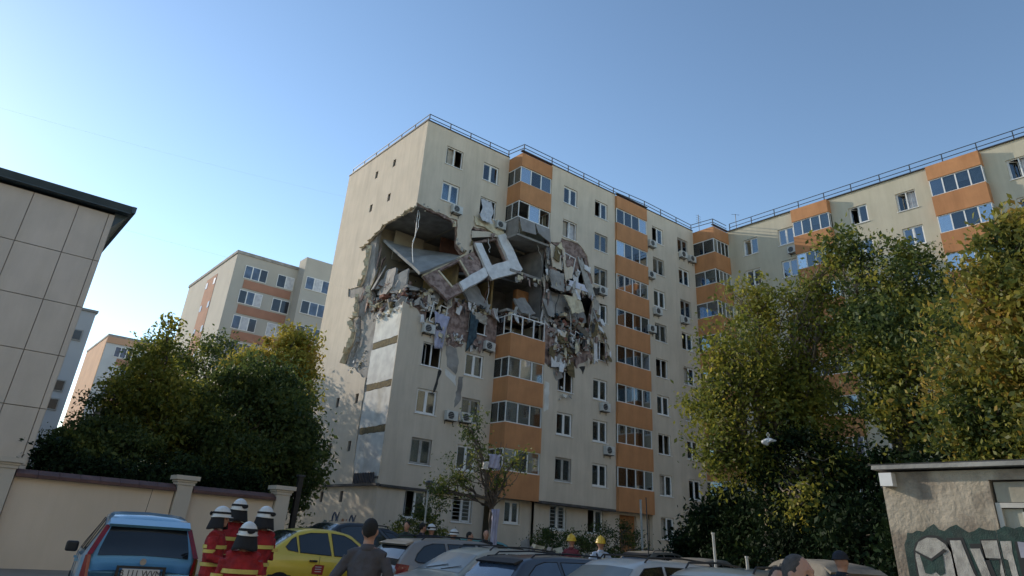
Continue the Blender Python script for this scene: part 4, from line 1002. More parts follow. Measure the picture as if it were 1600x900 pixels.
# right hand trees
tree('autumn_tree', (3.6, -21.5, .25), [(3.3, -21.9, 8.9, 2.1, 1.9, 1.7), (2.2, -20.6, 6.6, 1.4, 1.5, 1.3), (4.2, -23.2, 6.6, 1.8, 1.8, 1.5), (2.9, -21.5, 4.9, 1.8, 1.7, 1.1), (3.3, -22.1, 11.0, 1.5, 1.3, 1.1), (2.4, -20.8, 8.9, 1.1, 1.1, 1.1), (4.7, -24.0, 9.8, 1.4, 1.5, 1.5), (1.7, -21.2, 5.2, .9, .9, .9), (3.6, -23.6, 3.6, 1.2, 1.3, .9), (4.4, -23.2, 8.3, 1.0, 1.0, .8), (2.2, -20.2, 7.8, .6, .6, .5), (3.2, -24.2, 4.8, 1.5, 1.2, .9), (1.4, -24.2, 3.4, .9, .9, .7), (3.6, -22.6, 7.6, 1.6, 1.5, 1.3), (4.5, -23.9, 11.4, 1.2, 1.2, .9), (4.9, -24.6, 12.4, .8, .8, .6)], 640, 42, .08, LM_gy,
     'large tangled yellow-green tree left of the shed, with bare pale twigs', 31, .22, rs=.27, barkm=M_barkp, twigs=320, shell=.1, droop=.6)
tree('green_tree', (5.4, -25.6, .25), [(5.2, -25.8, 11.0, 1.8, 1.7, 1.6), (5.0, -25.4, 12.6, 1.0, 1.0, .9), (4.2, -26.4, 8.6, 1.8, 1.7, 1.6), (6.4, -27.6, 10.4, 1.6, 1.6, 1.5), (4.4, -26.9, 6.0, 2.0, 1.8, 1.8), (5.9, -27, 12.0, .9, .9, .9), (6.4, -28.8, 8.4, 1.5, 1.5, 1.5), (3.4, -26.6, 7.6, 1.4, 1.4, 1.4), (5.0, -26.8, 9.4, 1.5, 1.4, 1.3)], 560, 46, .082, LM_mix,
     'tall airy green tree in front of the wing behind the tangled one', 32, .2, rs=.30, twigs=140, shell=.15, barkm=M_barkp, droop=.3)
tree('autumn_tree', (.4, -30.8, .1), [(-.2, -30.9, 7.0, 1.5, 1.5, 1.3), (-1.0, -31.4, 5.4, 1.6, 1.5, 1.2), (.6, -30.2, 5.0, 1.7, 1.6, 1.4), (1.3, -29.6, 7.3, 1.3, 1.2, 1.1), (-.4, -31.2, 8.2, .8, .8, .7), (.2, -30.6, 3.4, 2.2, 1.7, 1.1), (-.2, -30.3, 5.8, 1.8, 1.4, 1.4)], 760, 48, .072, LM_aut2,
     'green and orange tree rising behind the shed roof', 33, .16, rs=.24, twigs=110, shell=.15)
tree('autumn_tree', (-3.4, -32.9, .1), [(-3.7, -32.7, 7.0, 1.2, 1.3, 1.2), (-3.2, -33.3, 5.5, 1.5, 1.4, 1.3), (-2.4, -32.0, 6.6, 1.3, 1.1, 1.2), (-3.8, -32.9, 8.0, .8, .9, .6), (-3.0, -33.0, 4.2, 1.4, 1.3, .9), (-2.9, -32.0, 7.6, .8, .8, .7)], 640, 48, .07, LM_aut,
     'orange-brown tree at the right edge above the shed', 34, .13, rs=.24, twigs=90, shell=.15)
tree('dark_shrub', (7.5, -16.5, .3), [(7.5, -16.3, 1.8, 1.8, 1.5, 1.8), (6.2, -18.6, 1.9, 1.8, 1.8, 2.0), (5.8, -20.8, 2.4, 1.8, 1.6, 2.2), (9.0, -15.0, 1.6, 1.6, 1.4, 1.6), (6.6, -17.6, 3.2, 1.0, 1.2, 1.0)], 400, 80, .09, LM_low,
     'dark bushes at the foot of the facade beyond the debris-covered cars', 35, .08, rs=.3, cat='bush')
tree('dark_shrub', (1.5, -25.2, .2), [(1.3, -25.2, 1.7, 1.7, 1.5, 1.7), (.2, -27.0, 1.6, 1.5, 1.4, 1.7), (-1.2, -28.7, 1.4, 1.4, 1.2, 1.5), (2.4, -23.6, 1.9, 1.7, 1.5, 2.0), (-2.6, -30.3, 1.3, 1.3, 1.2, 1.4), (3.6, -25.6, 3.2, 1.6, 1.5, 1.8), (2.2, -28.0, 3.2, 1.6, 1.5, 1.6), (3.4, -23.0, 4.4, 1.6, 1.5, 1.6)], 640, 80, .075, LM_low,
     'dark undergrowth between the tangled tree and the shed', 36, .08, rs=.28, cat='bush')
tree('dark_shrub', (-.6, -5.0, .3), [(-.2, -4.6, 1.6, 1.0, .9, 1.5), (.3, -5.0, 2.4, .7, .7, 1.1), (1.0, -4.8, 1.3, .9, .9, 1.0)], 120, 70, .06, LM_mix,
     'bush at the building corner beside the lamp post', 37, .05, rs=.2, cat='bush')
tree('dark_shrub', (8.2, -5.0, .3), [(8.0, -5.0, 1.5, 1.2, .9, 1.0), (9.8, -5.2, 1.6, .9, .9, 1.0)], 90, 70, .06, LM_dark,
     'low bush under the first balcony column', 38, .05, rs=.22, cat='bush')
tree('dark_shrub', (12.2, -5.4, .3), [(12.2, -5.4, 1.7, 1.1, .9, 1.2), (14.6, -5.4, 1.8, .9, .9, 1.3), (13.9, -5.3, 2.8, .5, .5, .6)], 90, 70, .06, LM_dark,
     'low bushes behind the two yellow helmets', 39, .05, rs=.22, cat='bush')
# plastic bags blown into the tree
def bag(p, s, label, seed):
    r = random.Random(seed); mb = MB(); n, k = 16, 9; vs = []
    for j in range(k + 1):
        t = j / k; wd = (.12 + 1.1 * math.sin(min(1, t * 1.25) * math.pi * .62)) * (1 - .75 * max(0, t - .75) / .25)
        for i in range(n):
            a = 2 * math.pi * i / n; q = 1 + .34 * math.sin(2 * a + seed) + .16 * math.sin(5 * a + j) + r.uniform(-.12, .12)
            vs.append((s * wd * math.cos(a) * q, s * .6 * wd * math.sin(a) * q, s * 1.3 * (1 - t) - .35 * s * math.cos(a) * t))
    mb.add(vs, [(j * n + i, j * n + (i + 1) % n, (j + 1) * n + (i + 1) % n, (j + 1) * n + i) for j in range(k) for i in range(n)] + [tuple((k) * n + i for i in range(n))])
    for q in (-1, 1): mb.tube([(0, 0, 1.25 * s), (q * s * .3, 0, 1.9 * s), (0, .1 * s, 2.4 * s)], .012, 5)
    tag(mb.build('plastic_bag', M_foam, loc=p, rz=seed), label, 'plastic bag')
bag((1.2, -23.3, 5.1), .15, 'white bag caught low in the tangled tree', 2.2)

# overhead wires
mb = MB()
for (a, b, sag) in (((-60, 20, 26.5), (.2, 11, 25.5), 1.2), ((-60, 8, 19), (-.1, 8, 17.2), 1.0)):
    a = Vector(a); b = Vector(b); mb.tube([a.lerp(b, k / 24) - Vector((0, 0, sag * 4 * (k / 24) * (1 - k / 24))) for k in range(25)], .003, 4)
tag(mb.build('overhead_wires', M_ac), 'two faint overhead wires crossing the sky to the gable', 'wires')

# ---------------------------------------------------------------- shed with graffiti
SX = -9.0
SH = tag(empty('shed'), 'small concrete shed covered in grey and dark green graffiti at the right edge', 'shed')
M_shed = mat('weathered_render', (.50, .43, .335), (.27, .22, .17), 2.2, .95, 1.0, c3=(.12, .095, .075), streak=.72, bscale=14, ramp=(.38, .60), fine_streak=.35)
mb = MB()
mb.slab([(-31.5, 0), (-31.44, 2.96), (-40, 2.96), (-40, 0)], [rect(-34.25, -32.87, .0, 2.83)], side(SX), 0, .25)
mb.box(SX + .25, SX + 3.6, -31.75, -31.47, 0, 2.95); mb.box(SX + .25, SX + 3.6, -40, -39.75, 0, 2.95); mb.box(SX + 3.35, SX + 3.6, -39.75, -31.75, 0, 2.95)
mb.build('wall', M_shed, SH)
mb = MB(); mb.slab([(-31.38, 2.99), (-31.39, 3.045), (-40.2, 3.045), (-40.2, 2.99)], [], side(SX), -.14, 3.8); mb.build('roof_slab', mat('roof_edge_concrete', (.38, .37, .34), (.26, .25, .23), 2, .9, .4, c3=(.16, .15, .13)), SH)
mb = MB(); mb.slab([(-31.33, 3.047), (-31.33, 3.065), (-40.2, 3.065), (-40.2, 3.047)], [], side(SX), -.12, 3.75); mb.build('roof_felt', M_roof, SH)
M_door = mat('old_door_paint', (.42, .41, .33), (.33, .32, .26), 1.5, .7, .3, c3=(.22, .13, .06), streak=.6)
M_fr2 = mat('white_door_frame', (.62, .60, .54), (.48, .46, .41), 3, .7)
mb = MB(); mb.box(SX + .06, SX + .09, -34.25, -32.9, 2.56, 2.81); mb.build('transom_panel', M_door, SH)
mb = MB(); mb.box(SX + .02, SX + .12, -34.24, -32.88, 2.49, 2.55); mb.box(SX + .021, SX + .119, -32.94, -32.88, .02, 2.49); mb.box(SX + .022, SX + .118, -33.22, -33.17, 0.02, 2.40); mb.box(SX + .021, SX + .117, -34.2, -33.17, 2.40, 2.44); mb.build('door_frame', M_fr2, SH)
mb = MB(); mb.box(SX + .07, SX + .1, -33.17, -32.94, .02, 2.48, M_door); mb.box(SX + .07, SX + .1, -34.2, -33.22, .02, 2.0, M_door); mb.box(SX + .075, SX + .095, -34.2, -33.22, 2.0, 2.40, mat('dusty_pane', (.36, .34, .24), (.28, .26, .18), 5, .4)); mb.build('door', None, SH)
mb = MB(); mb.box(SX - .14, SX - .002, -31.66, -31.48, 2.76, 2.94); mb.build('junction_box', M_frame, SH)
# paint: flat sheets on the wall
M_gt = mat('dark_green_paint', (.022, .060, .050), (.010, .030, .026), 7, .8, .4, c3=(.06, .07, .06), ramp=(.4, .6)); M_gg = mat('pale_grey_paint', (.50, .475, .43), (.33, .31, .28), 9, .85, .5, c3=(.20, .185, .165), ramp=(.35, .6), fine_streak=.2); M_gk = mat('black_paint', (.01, .01, .011), None, 3, .6)
def paint(pts, d, m, name='graffiti'):
    mb = MB(); f = lambda u, dd, z: (SX + dd, u, z)
    mb.slab([(-(31.61 + (x - 1393) * .00859), z_) for x, z_ in pts], [], f, -.004 - d * .004, -.001 - d * .004 if d == 0 else -.004 - (d - 1) * .004 - .0001, m); return mb.build(name, m, SH)
pz = lambda x, y: 2.13 - (y - 835) * .0084 + (x - 1405) * .00045
def PP(l): return [(x, pz(x, y)) for x, y in l]
band = [(1394, 960), (1394, 850), (1400, 840), (1402, 832), (1410, 833), (1418, 829), (1428, 831), (1436, 825), (1446, 820), (1452, 828), (1460, 831), (1470, 825), (1480, 822), (1487, 828), (1496, 834), (1504, 832), (1512, 827), (1522, 831), (1534, 832), (1534, 960)]
paint(PP(band), 0, M_gt)
bd = [(1535, 960), (1535, 832), (1548, 826), (1560, 830), (1570, 827), (1580, 832), (1590, 827), (1604, 829), (1640, 828), (1690, 830), (1690, 960)]
paint(PP(bd), 0, M_gt)
paint(PP([(1404, 960), (1407, 860), (1412, 848), (1424, 839), (1436, 836), (1450, 838), (1461, 846), (1467, 858), (1469, 960)]), 1, M_gk)
paint(PP([(1411, 960), (1409, 870), (1411, 857), (1418, 846), (1432, 840), (1446, 841), (1458, 850), (1464, 862), (1465, 960)]), 2, M_gg)
paint(PP([(1416, 864), (1433, 873), (1452, 863), (1450, 892), (1442, 896), (1436, 890), (1428, 894), (1420, 892)]), 3, M_gt)
paint(PP([(1409, 858), (1416, 862), (1433, 871), (1455, 857), (1459, 860), (1433, 875), (1412, 863)]), 4, M_gk)
for pts in ([(1463, 843), (1484, 843), (1494, 897), (1502, 897), (1491, 852), (1510, 852), (1520, 900), (1510, 960), (1468, 960)],): 
    paint(PP([(x + (2 if x > 1480 else -2), y - 2) for x, y in pts]), 1, M_gk)
    paint(PP([(1466, 845), (1482, 845), (1491, 890), (1496, 903), (1502, 960), (1470, 960)]), 2, M_gg)
    paint(PP([(1493, 857), (1507, 857), (1516, 905), (1518, 960), (1505, 960), (1503, 900)]), 2, M_gg)
paint(PP([(1509, 844), (1534, 844), (1534, 960), (1522, 960), (1530, 873), (1511, 873)]), 1, M_gk)
paint(PP([(1511, 846), (1533, 846), (1533, 960), (1530, 960), (1528, 890), (1533, 871), (1513, 870)]), 2, M_gg)
paint(PP([(1537, 847), (1552, 847), (1550, 864), (1553, 960), (1545, 960), (1542, 873), (1537, 871)]), 1, M_gg)
paint(PP([(1556, 848), (1576, 848), (1580, 875), (1566, 876), (1568, 960), (1556, 960)]), 1, M_gk)
paint(PP([(1560, 848), (1575, 850), (1577, 870), (1560, 870)]), 2, mat('lilac_paint', (.36, .36, .42), (.28, .28, .34), 5, .8))
paint(PP([(1568, 878), (1582, 880), (1580, 960), (1568, 960)]), 2, M_gg); paint(PP([(1583, 850), (1640, 850), (1640, 960), (1586, 960)]), 1, M_gg)

# ---------------------------------------------------------------- cars
M_tyre = mat('tyre', (.02, .02, .02), (.015, .015, .015), 6, .9); M_rim = mat('rim', (.35, .35, .36), (.28, .28, .29), 4, .35, metal=.8)
M_red = mat('tail_light_red', (.26, .008, .01), (.17, .006, .007), 8, .2, coat=.6)
M_cglass = mat('car_glass', (.018, .022, .026), (.012, .015, .018), 2, .06, coat=.5)
M_cglass_d = mat('dusty_windscreen', (.17, .18, .165), (.11, .12, .115), 1.3, .28, coat=.3)
M_plate = mat('plate_white', (.62, .62, .62), (.55, .55, .55), 6, .5); M_trim = mat('black_trim', (.02, .02, .022), None, 5, .55)
def paintm(name, c, dust=.0, rough_=.32, d2=None):
    return mat(name, c, tuple(x * .9 for x in c), 1.2, rough_, 0, metal=.15, coat=.7, c3=d2, ramp=(.3, .7))
def lerp_prof(P, x):
    if x <= P[0][0]: return P[0][1]
    for (a, za), (b, zb) in zip(P[:-1], P[1:]):
        if x <= b:
            t = (x - a) / max(1e-6, b - a); return za + (zb - za) * t
    return P[-1][1]
def smooth_prof(P, x, h=.07): return sum(lerp_prof(P, x + k * h / 2) for k in (-2, -1, 0, 1, 2)) / 5
CARS = {
 'hatch': dict(L=4.05, W=1.70, H=1.58, top=[(0, .72), (.06, 1.0), (.30, 1.42), (.55, 1.53), (1.3, 1.58), (2.1, 1.57), (2.5, 1.50), (3.25, 1.04), (3.8, .90), (4.0, .72), (4.05, .5)], belt=[(0, .98), (4.1, .93)],
    side=[[(.62, 1.03), (.72, 1.38), (1.28, 1.46), (1.32, 1.02)], [(1.40, 1.02), (1.36, 1.46), (2.05, 1.47), (2.2, 1.0)], [(2.28, 1.0), (2.18, 1.44), (2.45, 1.41), (3.0, 1.06), (2.9, .99)]], ws=(2.58, 3.2), rw=(.08, .32), rails=False),
 'saloon': dict(L=4.25, W=1.74, H=1.53, top=[(0, .70), (.05, 1.02), (.50, 1.08), (.62, 1.12), (1.22, 1.47), (1.6, 1.53), (2.2, 1.53), (2.6, 1.46), (3.25, 1.02), (3.9, .90), (4.2, .72), (4.25, .5)], belt=[(0, .99), (4.3, .90)],
    side=[[(.92, 1.06), (.86, 1.12), (1.02, 1.28), (1.12, 1.34), (1.16, 1.02)], [(1.22, 1.02), (1.20, 1.36), (1.5, 1.43), (1.95, 1.45), (2.02, .98)], [(2.10, .98), (2.06, 1.45), (2.4, 1.42), (2.6, 1.34), (3.05, 1.03), (2.95, .96)]], ws=(2.68, 3.2), rw=(.66, 1.2), rails=False),
 'estate': dict(L=4.5, W=1.76, H=1.52, top=[(0, .72), (.04, 1.02), (.42, 1.42), (.62, 1.49), (1.5, 1.54), (2.5, 1.53), (2.85, 1.46), (3.55, 1.02), (4.1, .90), (4.42, .72), (4.5, .5)], belt=[(0, 1.0), (4.5, .92)],
    side=[[(.42, 1.08), (.5, 1.2), (.72, 1.36), (.95, 1.42), (1.28, 1.43), (1.32, 1.03), (.5, 1.04)], [(1.40, 1.03), (1.37, 1.43), (2.15, 1.44), (2.25, 1.0)], [(2.33, 1.0), (2.24, 1.44), (2.7, 1.40), (3.3, 1.05), (3.2, .98)]], ws=(2.95, 3.5), rw=(.06, .40), rails=True),
}
def car(kind, rearpos, heading, paint_m, label, group='cars parked in the yard', glassm=None, wsm=None, zs=1.0, corner='near', plate=None, extra=None):
    K = CARS[kind]; L, W = K['L'], K['W'] / 2; zs_ = zs
    glassm = glassm or M_cglass; wsm = wsm or glassm
    wid = lambda x: W * (1 - .16 * max(0, 1 - x / .45) ** 2 - .22 * max(0, 1 - (L - x) / .8) ** 2)
    topz = lambda x: smooth_prof(K['top'], x)
    def ring(x):
        w_, t, b = wid(x), topz(x), min(lerp_prof(K['belt'], x), topz(x) - .04)
        h = t - .05 - b
        yr = w_ * (.97 - .30 * max(0, h) / .5); yr = max(yr, w_ * .66)
        zr = max(b + .01, t - .05)
        return [(w_ * .86, .22), (w_ * .985, .34), (w_, .62), (w_ * .985, b - .02 if b > .66 else .64), (w_ * .965, b), (w_ * .965 + (yr - w_ * .965) * .5, b + (zr - b) * .5), (yr, zr), (yr * .93, t - .018), (yr * .6, t - .003), (0, t + .008)]
    def side_y(x, z):
        r = ring(x); (y0, z0), (y1, z1) = r[4], r[6]
        return y0 + (y1 - y0) * (z - z0) / max(.01, z1 - z0)
    N = int(L / .07); st = [L * i / N for i in range(N + 1)]; mb = MB(); vs = []
    for x in st:
        r = ring(x); vs += [(x, -y, z) for y, z in r] + [(x, y, z) for y, z in r[-2::-1]]
    k = 19; fs = [(i * k + j, i * k + j + 1, (i + 1) * k + j + 1, (i + 1) * k + j) for i in range(N) for j in range(k - 1)]
    fs += [(i * k + k - 1, i * k, (i + 1) * k, (i + 1) * k + k - 1) for i in range(N)] + [tuple(range(k)), tuple(N * k + j for j in reversed(range(k)))]
    mb.add(vs, fs)
    root = empty('parked_car', (0, 0, 0)); tag(root, label, 'car', group)
    body = mb.build('body', paint_m, root, smooth=True)
    for sgn in (-1, 1):
        for poly in K['side']:
            p = MB(); mx_ = sum(q[0] for q in poly) / len(poly)
            p.slab(poly, [], lambda x, d, z: (x, sgn * (side_y(x, z) + d), z), .0, .006); p.build('side_window', glassm, root)
            t_ = MB(); pts = [(x, sgn * (side_y(x, z) + .004), z) for x, z in poly + [poly[0]]]; t_.tube(pts, .011, 4); t_.build('window_trim', M_trim, root)
        h_ = MB(); 
        for hx in ((1.55, 2.5) if kind != 'estate' else (1.62, 2.55)):
            h_ = MB(); zz = .86; h_.box(hx - .09, hx + .09, sgn * wid(hx) * .985, sgn * (wid(hx) + .035), zz - .018, zz + .018); h_.build('door_handle', M_trim if 'taxi' in label or 'yellow' in label else paint_m, root)
            g_ = MB(); g_.tube([(hx + .16, sgn * (wid(hx) * .99 + .001), .35), (hx + .16, sgn * (wid(hx) * 1.0 + .001), .62), (hx + .16, sgn * (wid(hx) * .985 + .0), .95)], .006, 4); g_.build('door_seam', M_trim, root)
        m_ = MB(); ax = K['ws'][1] - .35
        M = Matrix.Translation((ax, sgn * (W + .10), 1.0)); m_.box(-.06, .06, -.10, .10, -.08, .08, M=M); o = m_.build('wing_mirror', M_trim if kind != 'estate' else paint_m, root)
        bv = o.modifiers.new('b', 'BEVEL'); bv.width = .035; bv.segments = 3
        for wx in (.78, L - .82):
            w_ = MB(); n = 24; c = [(wx + .31 * math.cos(a * 2 * math.pi / n), .31 + .31 * math.sin(a * 2 * math.pi / n)) for a in range(n)]
            w_.slab(c, [], lambda x, d, z: (x, sgn * (W - .16 + d), z), 0, .17); o = w_.build('wheel', M_tyre, root)
            w_ = MB(); c = [(wx + .2 * math.cos(a * 2 * math.pi / n), .31 + .2 * math.sin(a * 2 * math.pi / n)) for a in range(n)]
            w_.slab(c, [], lambda x, d, z: (x, sgn * (W - .16 + d), z), .16, .178); w_.build('rim', M_rim, o)
            a_ = MB(); c = [(wx + .37 * math.cos(a * math.pi / 12), .31 + .37 * math.sin(a * math.pi / 12)) for a in range(13)]
            a_.slab(c, [], lambda x, d, z: (x, sgn * (wid(x) * .99 + d), z), -.02, .006); a_.build('wheel_arch', M_trim, root)
        tl = MB(); zt0, zt1 = (.70, .98)
        for i_, (x0, x1) in enumerate(((.0, .22),)):
            c = [(-.015, zt0), (.20 if kind != 'hatch' else .13, zt0 + .02), (.26 if kind == 'estate' else .12, zt1), (.06, zt1 + .02)]
            tl.slab(c, [], lambda x, d, z: (x, sgn * (wid(max(0, x)) + d), z), -.13 if kind != 'hatch' else -.03, .012)
        tl.build('tail_light', M_red, root)
        hl = MB(); hl.slab([(L - .55, .66), (L - .08, .60), (L - .12, .74), (L - .5, .82)], [], lambda x, d, z: (x, sgn * (wid(x) + d), z), -.2, .01); hl.build('headlight', M_plate, root)
        if K['rails']:
            r_ = MB(); yy = ring(1.5)[6][0] * .93; r_.tube([(.7, sgn * yy, topz(.7) - .02), (.8, sgn * yy, topz(.8) + .045), (1.6, sgn * yy, topz(1.6) + .05), (2.5, sgn * yy, topz(2.5) + .045), (2.6, sgn * yy, topz(2.6) - .02)], .016, 6); r_.build('roof_rail', M_trim, root)
    def sheet(xa, xb, ins, name, m, off=.008):
        p = MB(); n1, n2 = 8, 12; vs = []
        for i in range(n1 + 1):
            x = xa + (xb - xa) * i / n1; r = ring(x); 
            for j in range(n2 + 1):
                s = -1 + 2 * j / n2; y = s * r[6][0] * ins; ay = abs(y)
                ys = [q[0] for q in r[6:]]; zs2 = [q[1] for q in r[6:]]
                z = np.interp(ay, ys[::-1], zs2[::-1]); sl = (topz(x + .03) - topz(x - .03)) / .06; nn = Vector((-sl, 0, 1)).normalized()
                vs.append((x + nn.x * off, y, z + nn.z * off))
        p.add(vs, [(i * (n2 + 1) + j, i * (n2 + 1) + j + 1, (i + 1) * (n2 + 1) + j + 1, (i + 1) * (n2 + 1) + j) for i in range(n1) for j in range(n2)])
        return p.build(name, m, root, smooth=True)
    sheet(K['ws'][0], K['ws'][1], .93, 'windscreen', wsm)
    rw = sheet(K['rw'][0], K['rw'][1], .86 if kind != 'estate' else .84, 'rear_window', glassm)
    if kind != 'saloon':
        sp = MB(); x = K['rw'][1] - .02; sp.slab([(x - .12, topz(x) + .005), (x + .1, topz(x + .1) + .01), (x + .1, topz(x + .1) - .02), (x - .08, topz(x) - .03)], [], lambda a, d, z: (a, d, z), -.58, .58); sp.build('spoiler', M_trim if 'dark' in label else paint_m, root)
    wp = MB(); x = K['ws'][1]; wp.tube([(x - .02, -.45, topz(x) + .03), (x - .16, .15, topz(x - .16) + .03)], .008, 4); wp.tube([(x - .02, .1, topz(x) + .03), (x - .16, .6, topz(x - .16) + .02)], .008, 4); wp.build('wiper', M_trim, root)
    bp = MB(); bp.box(-.07, .03, -W * .8, W * .8, .36, .60); o = bp.build('rear_bumper', paint_m, root); bv = o.modifiers.new('b', 'BEVEL'); bv.width = .04; bv.segments = 3
    pl = MB(); pl.box(-.055, -.03, -.26, .26, .72, .84); o = pl.build('number_plate', M_plate, root)
    if plate:
        for (txt, x_, sz) in ((plate, -.0, .1),):
            cu = bpy.data.curves.new('plate_text', 'FONT'); cu.body = txt; cu.size = .115; cu.align_x = 'CENTER'; cu.align_y = 'CENTER'; cu.extrude = .001
            tc_ = bpy.data.objects.new('tmp_text', cu); COL.objects.link(tc_); dg = bpy.context.evaluated_depsgraph_get(); dg.update()
            tm = bpy.data.meshes.new_from_object(tc_.evaluated_get(dg)); bpy.data.objects.remove(tc_)
            to = bpy.data.objects.new('plate_lettering', tm); COL.objects.link(to); to.parent = o; tm.materials.clear(); tm.materials.append(M_trim); to.location = (-.058, 0, .78); to.rotation_euler = (math.pi / 2, 0, -math.pi / 2);
        fr_ = MB(); fr_.box(-.05, -.02, -.34, .34, .845, .875); fr_.box(-.05, -.02, -.34, -.30, .69, .845); fr_.box(-.05, -.02, .30, .34, .69, .845); fr_.build('plate_recess', M_trim, root)
    if extra: extra(root, K, topz, wid, side_y, ring)
    h = R(heading); c, s = math.cos(h), math.sin(h)
    # rearpos is the rear corner on the side toward the camera
    off = W if corner == 'near' else 0
    side_sign = 1 if (-s * (-20.35 - rearpos[0]) + c * (-36.7 - rearpos[1])) < 0 else -1
    root.location = (rearpos[0] - s * off * side_sign, rearpos[1] + c * off * side_sign, gz(*rearpos)); root.rotation_euler = (0, 0, h)
    root.scale = (1, 1, zs)
    return root

def mpv_extra(root, K, topz, wid, side_y, ring):
    for sgn in (-1, 1):
        p = MB(); pts = [(.04, 1.0), (.16, 1.0), (.44, 1.36), (.30, 1.38)]
        p.slab(pts, [], lambda x, d, z: (x, sgn * (side_y(x, z) + d), z), -.06, .012); p.build('tail_light', M_red, root)
    b = MB(); n = 16; b.slab([(.045 * math.cos(a * 6.283 / n), .93 + .045 * math.sin(a * 6.283 / n)) for a in range(n)], [], lambda y, d, z: (.0 + d, y, z), -.02, .0); b.build('round_badge', M_rim, root)
    a = MB(); a.tube([(1.9, 0, 1.57), (1.65, 0, 1.95)], .006, 4); a.build('antenna', M_trim, root)
def taxi_extra(root, K, topz, wid, side_y, ring):
    yy = -wid(1.7)
    p = MB(); p.slab([(1.55, .60), (1.83, .58), (1.85, .78), (1.62, .79), (1.55, .72)], [], lambda x, d, z: (x, -wid(x) * 1.0 + d, z), -.006, .004); o = p.build('door_sticker', mat('sticker_red', (.35, .03, .02), (.28, .025, .02), 6, .5), root)
    for z in (.735, .69, .64):
        q = MB(); q.box(1.62, 1.78, -wid(1.7) - .01, -wid(1.7) - .0065, z, z + .014); q.build('sticker_line', M_plate, o)
M_blue = paintm('metallic_blue', (.14, .34, .50)); M_yel_p = paintm('taxi_yellow', (.72, .53, .05), rough_=.4); M_grey_p = paintm('warm_grey_paint', (.27, .24, .21), d2=(.33, .29, .23))
M_pale_p = paintm('dusty_cream_paint', (.46, .43, .35), rough_=.5, d2=(.38, .34, .26)); M_navy = paintm('dark_blue_grey', (.055, .065, .085)); M_wht = paintm('off_white_paint', (.55, .55, .53), rough_=.4, d2=(.42, .39, .32)); M_bei = paintm('beige_paint', (.44, .40, .33), rough_=.45, d2=(.34, .30, .23))
M_blk = paintm('black_paint_car', (.015, .015, .018)); M_dst = mat('dust_caked_paint', (.24, .21, .165), (.14, .125, .10), 2.5, .9, .4); M_tealp = paintm('teal_paint', (.10, .28, .27))
car('hatch', (-17.95, -23.85), 81, M_blue, 'metallic blue hatchback seen from behind in front of the yard wall', plate='B 111 WVM', extra=mpv_extra, zs=1.04)
car('saloon', (-13.95, -19.9), 3, M_yel_p, 'yellow taxi with a red door sticker beyond the firefighters', extra=taxi_extra, zs=.99)
car('estate', (-11.55, -22.2), 0, M_grey_p, 'dusty warm-grey estate car with a red tail light right of the shirted man', zs=1.0)
car('estate', (-7.8, -24.15), 180, M_pale_p, 'cream car with a dusty grey windscreen facing left, behind the dark estate', wsm=M_cglass_d, zs=.95)
car('estate', (-11.6, -26.05), 0, M_navy, 'dark blue-grey estate car with a black rear spoiler in the middle foreground', zs=.94, glassm=mat('blue_mirror_glass', (.05, .08, .13), (.04, .06, .10), 2, .05, coat=.8))
car('estate', (-7.35, -27.95), 180, M_wht, 'off-white car with a hazy windscreen just right of the dark estate', wsm=M_cglass_d, zs=1.0)
car('estate', (-7.9, -30.1), 188, M_bei, 'beige estate car with roof rails, nearest of the pale cars on the right', zs=1.0)
car('saloon', (-11.6, -17.4), 8, M_blk, 'black car whose roof shows over the yellow taxi', zs=1.12)
car('estate', (-10.6, -15.6), -4, M_blk, 'long dark car by the gable, behind the man in the grey shirt', zs=1.05)
car('hatch', (-3.2, -24.2), 20, M_dst, 'dust-caked car with broken windows beside the thin white pole', group='cars buried in dust near the facade', zs=.98)
car('hatch', (-6.6, -29.0), 60, M_dst, 'dust-covered car with fallen leaves on its roof, left of the shed', group='cars buried in dust near the facade', zs=1.12)
car('estate', (2.4, -17.2), 10, M_dst, 'grey dusty car in the dark corner under the facade', group='cars buried in dust near the facade')
car('hatch', (-5.6, -15.0), -10, M_tealp, 'small teal car left of the yellow helmets', zs=.95)

# rubble and stones between the parked cars and the facade
rubble('debris_heap', [(-1.0, 6.5, -13.5, -9.0, .3, 1.3), (0, 5, -12.5, -10, .5, 1.75), (-3.5, 0, -21.5, -19.5, .2, 1.45)], 700, .08, .42, 77, None, [M_conc, M_dst, M_dst, M_band, M_cream_edge])
tag(bpy.data.objects['debris_heap'], 'heap of dusty rubble and branches at the foot of the facade', kind='stuff')

# poles and lamp
def pole(p, h, r, label, m, name='pole', cat='pole'):
    o = empty(name, p); tag(o, label, cat); mb = MB(); mb.tube([(0, 0, 0), (-.01 * h, 0, h * .5), (-.03 * h, 0, h)], r, 8); mb.build('shaft', m, o)
    c = MB(); c.tube([(-.03 * h, 0, h), (-.03 * h, 0, h + .03)], r * 1.3, 8); c.build('cap', m, o); b = MB(); b.tube([(0, 0, 0), (0, 0, .06)], r * 3, 8); b.build('base', M_metal, o); return o
M_pole = mat('painted_pole', (.5, .5, .47), (.38, .38, .35), 5, .6)
pole((-8.3, -27.9, .05), 2.0, .025, 'thin white pole standing in front of the dust-caked car', M_pole)
pole((-7.6, -28.1, .05), 1.65, .028, 'short white post just right of the thin white pole', M_pole)
pole((7.3, -12.5, .3), 3.6, .05, 'tall pale pole in front of the entrance doorway', M_pole)
pole((0.4, -18.8, .2), 3.2, .02, 'thin dark rod in the shade right of the thin white pole', M_metal)
LP = tag(empty('street_lamp', (-4.4, -11.9, .3)), 'slim yard lamp with a cone-shaped head by the building corner', 'street lamp')
mb = MB(); mb.tube([(0, 0, 0), (0, 0, 3.05)], .035, 8); mb.build('pole', M_pole, LP)
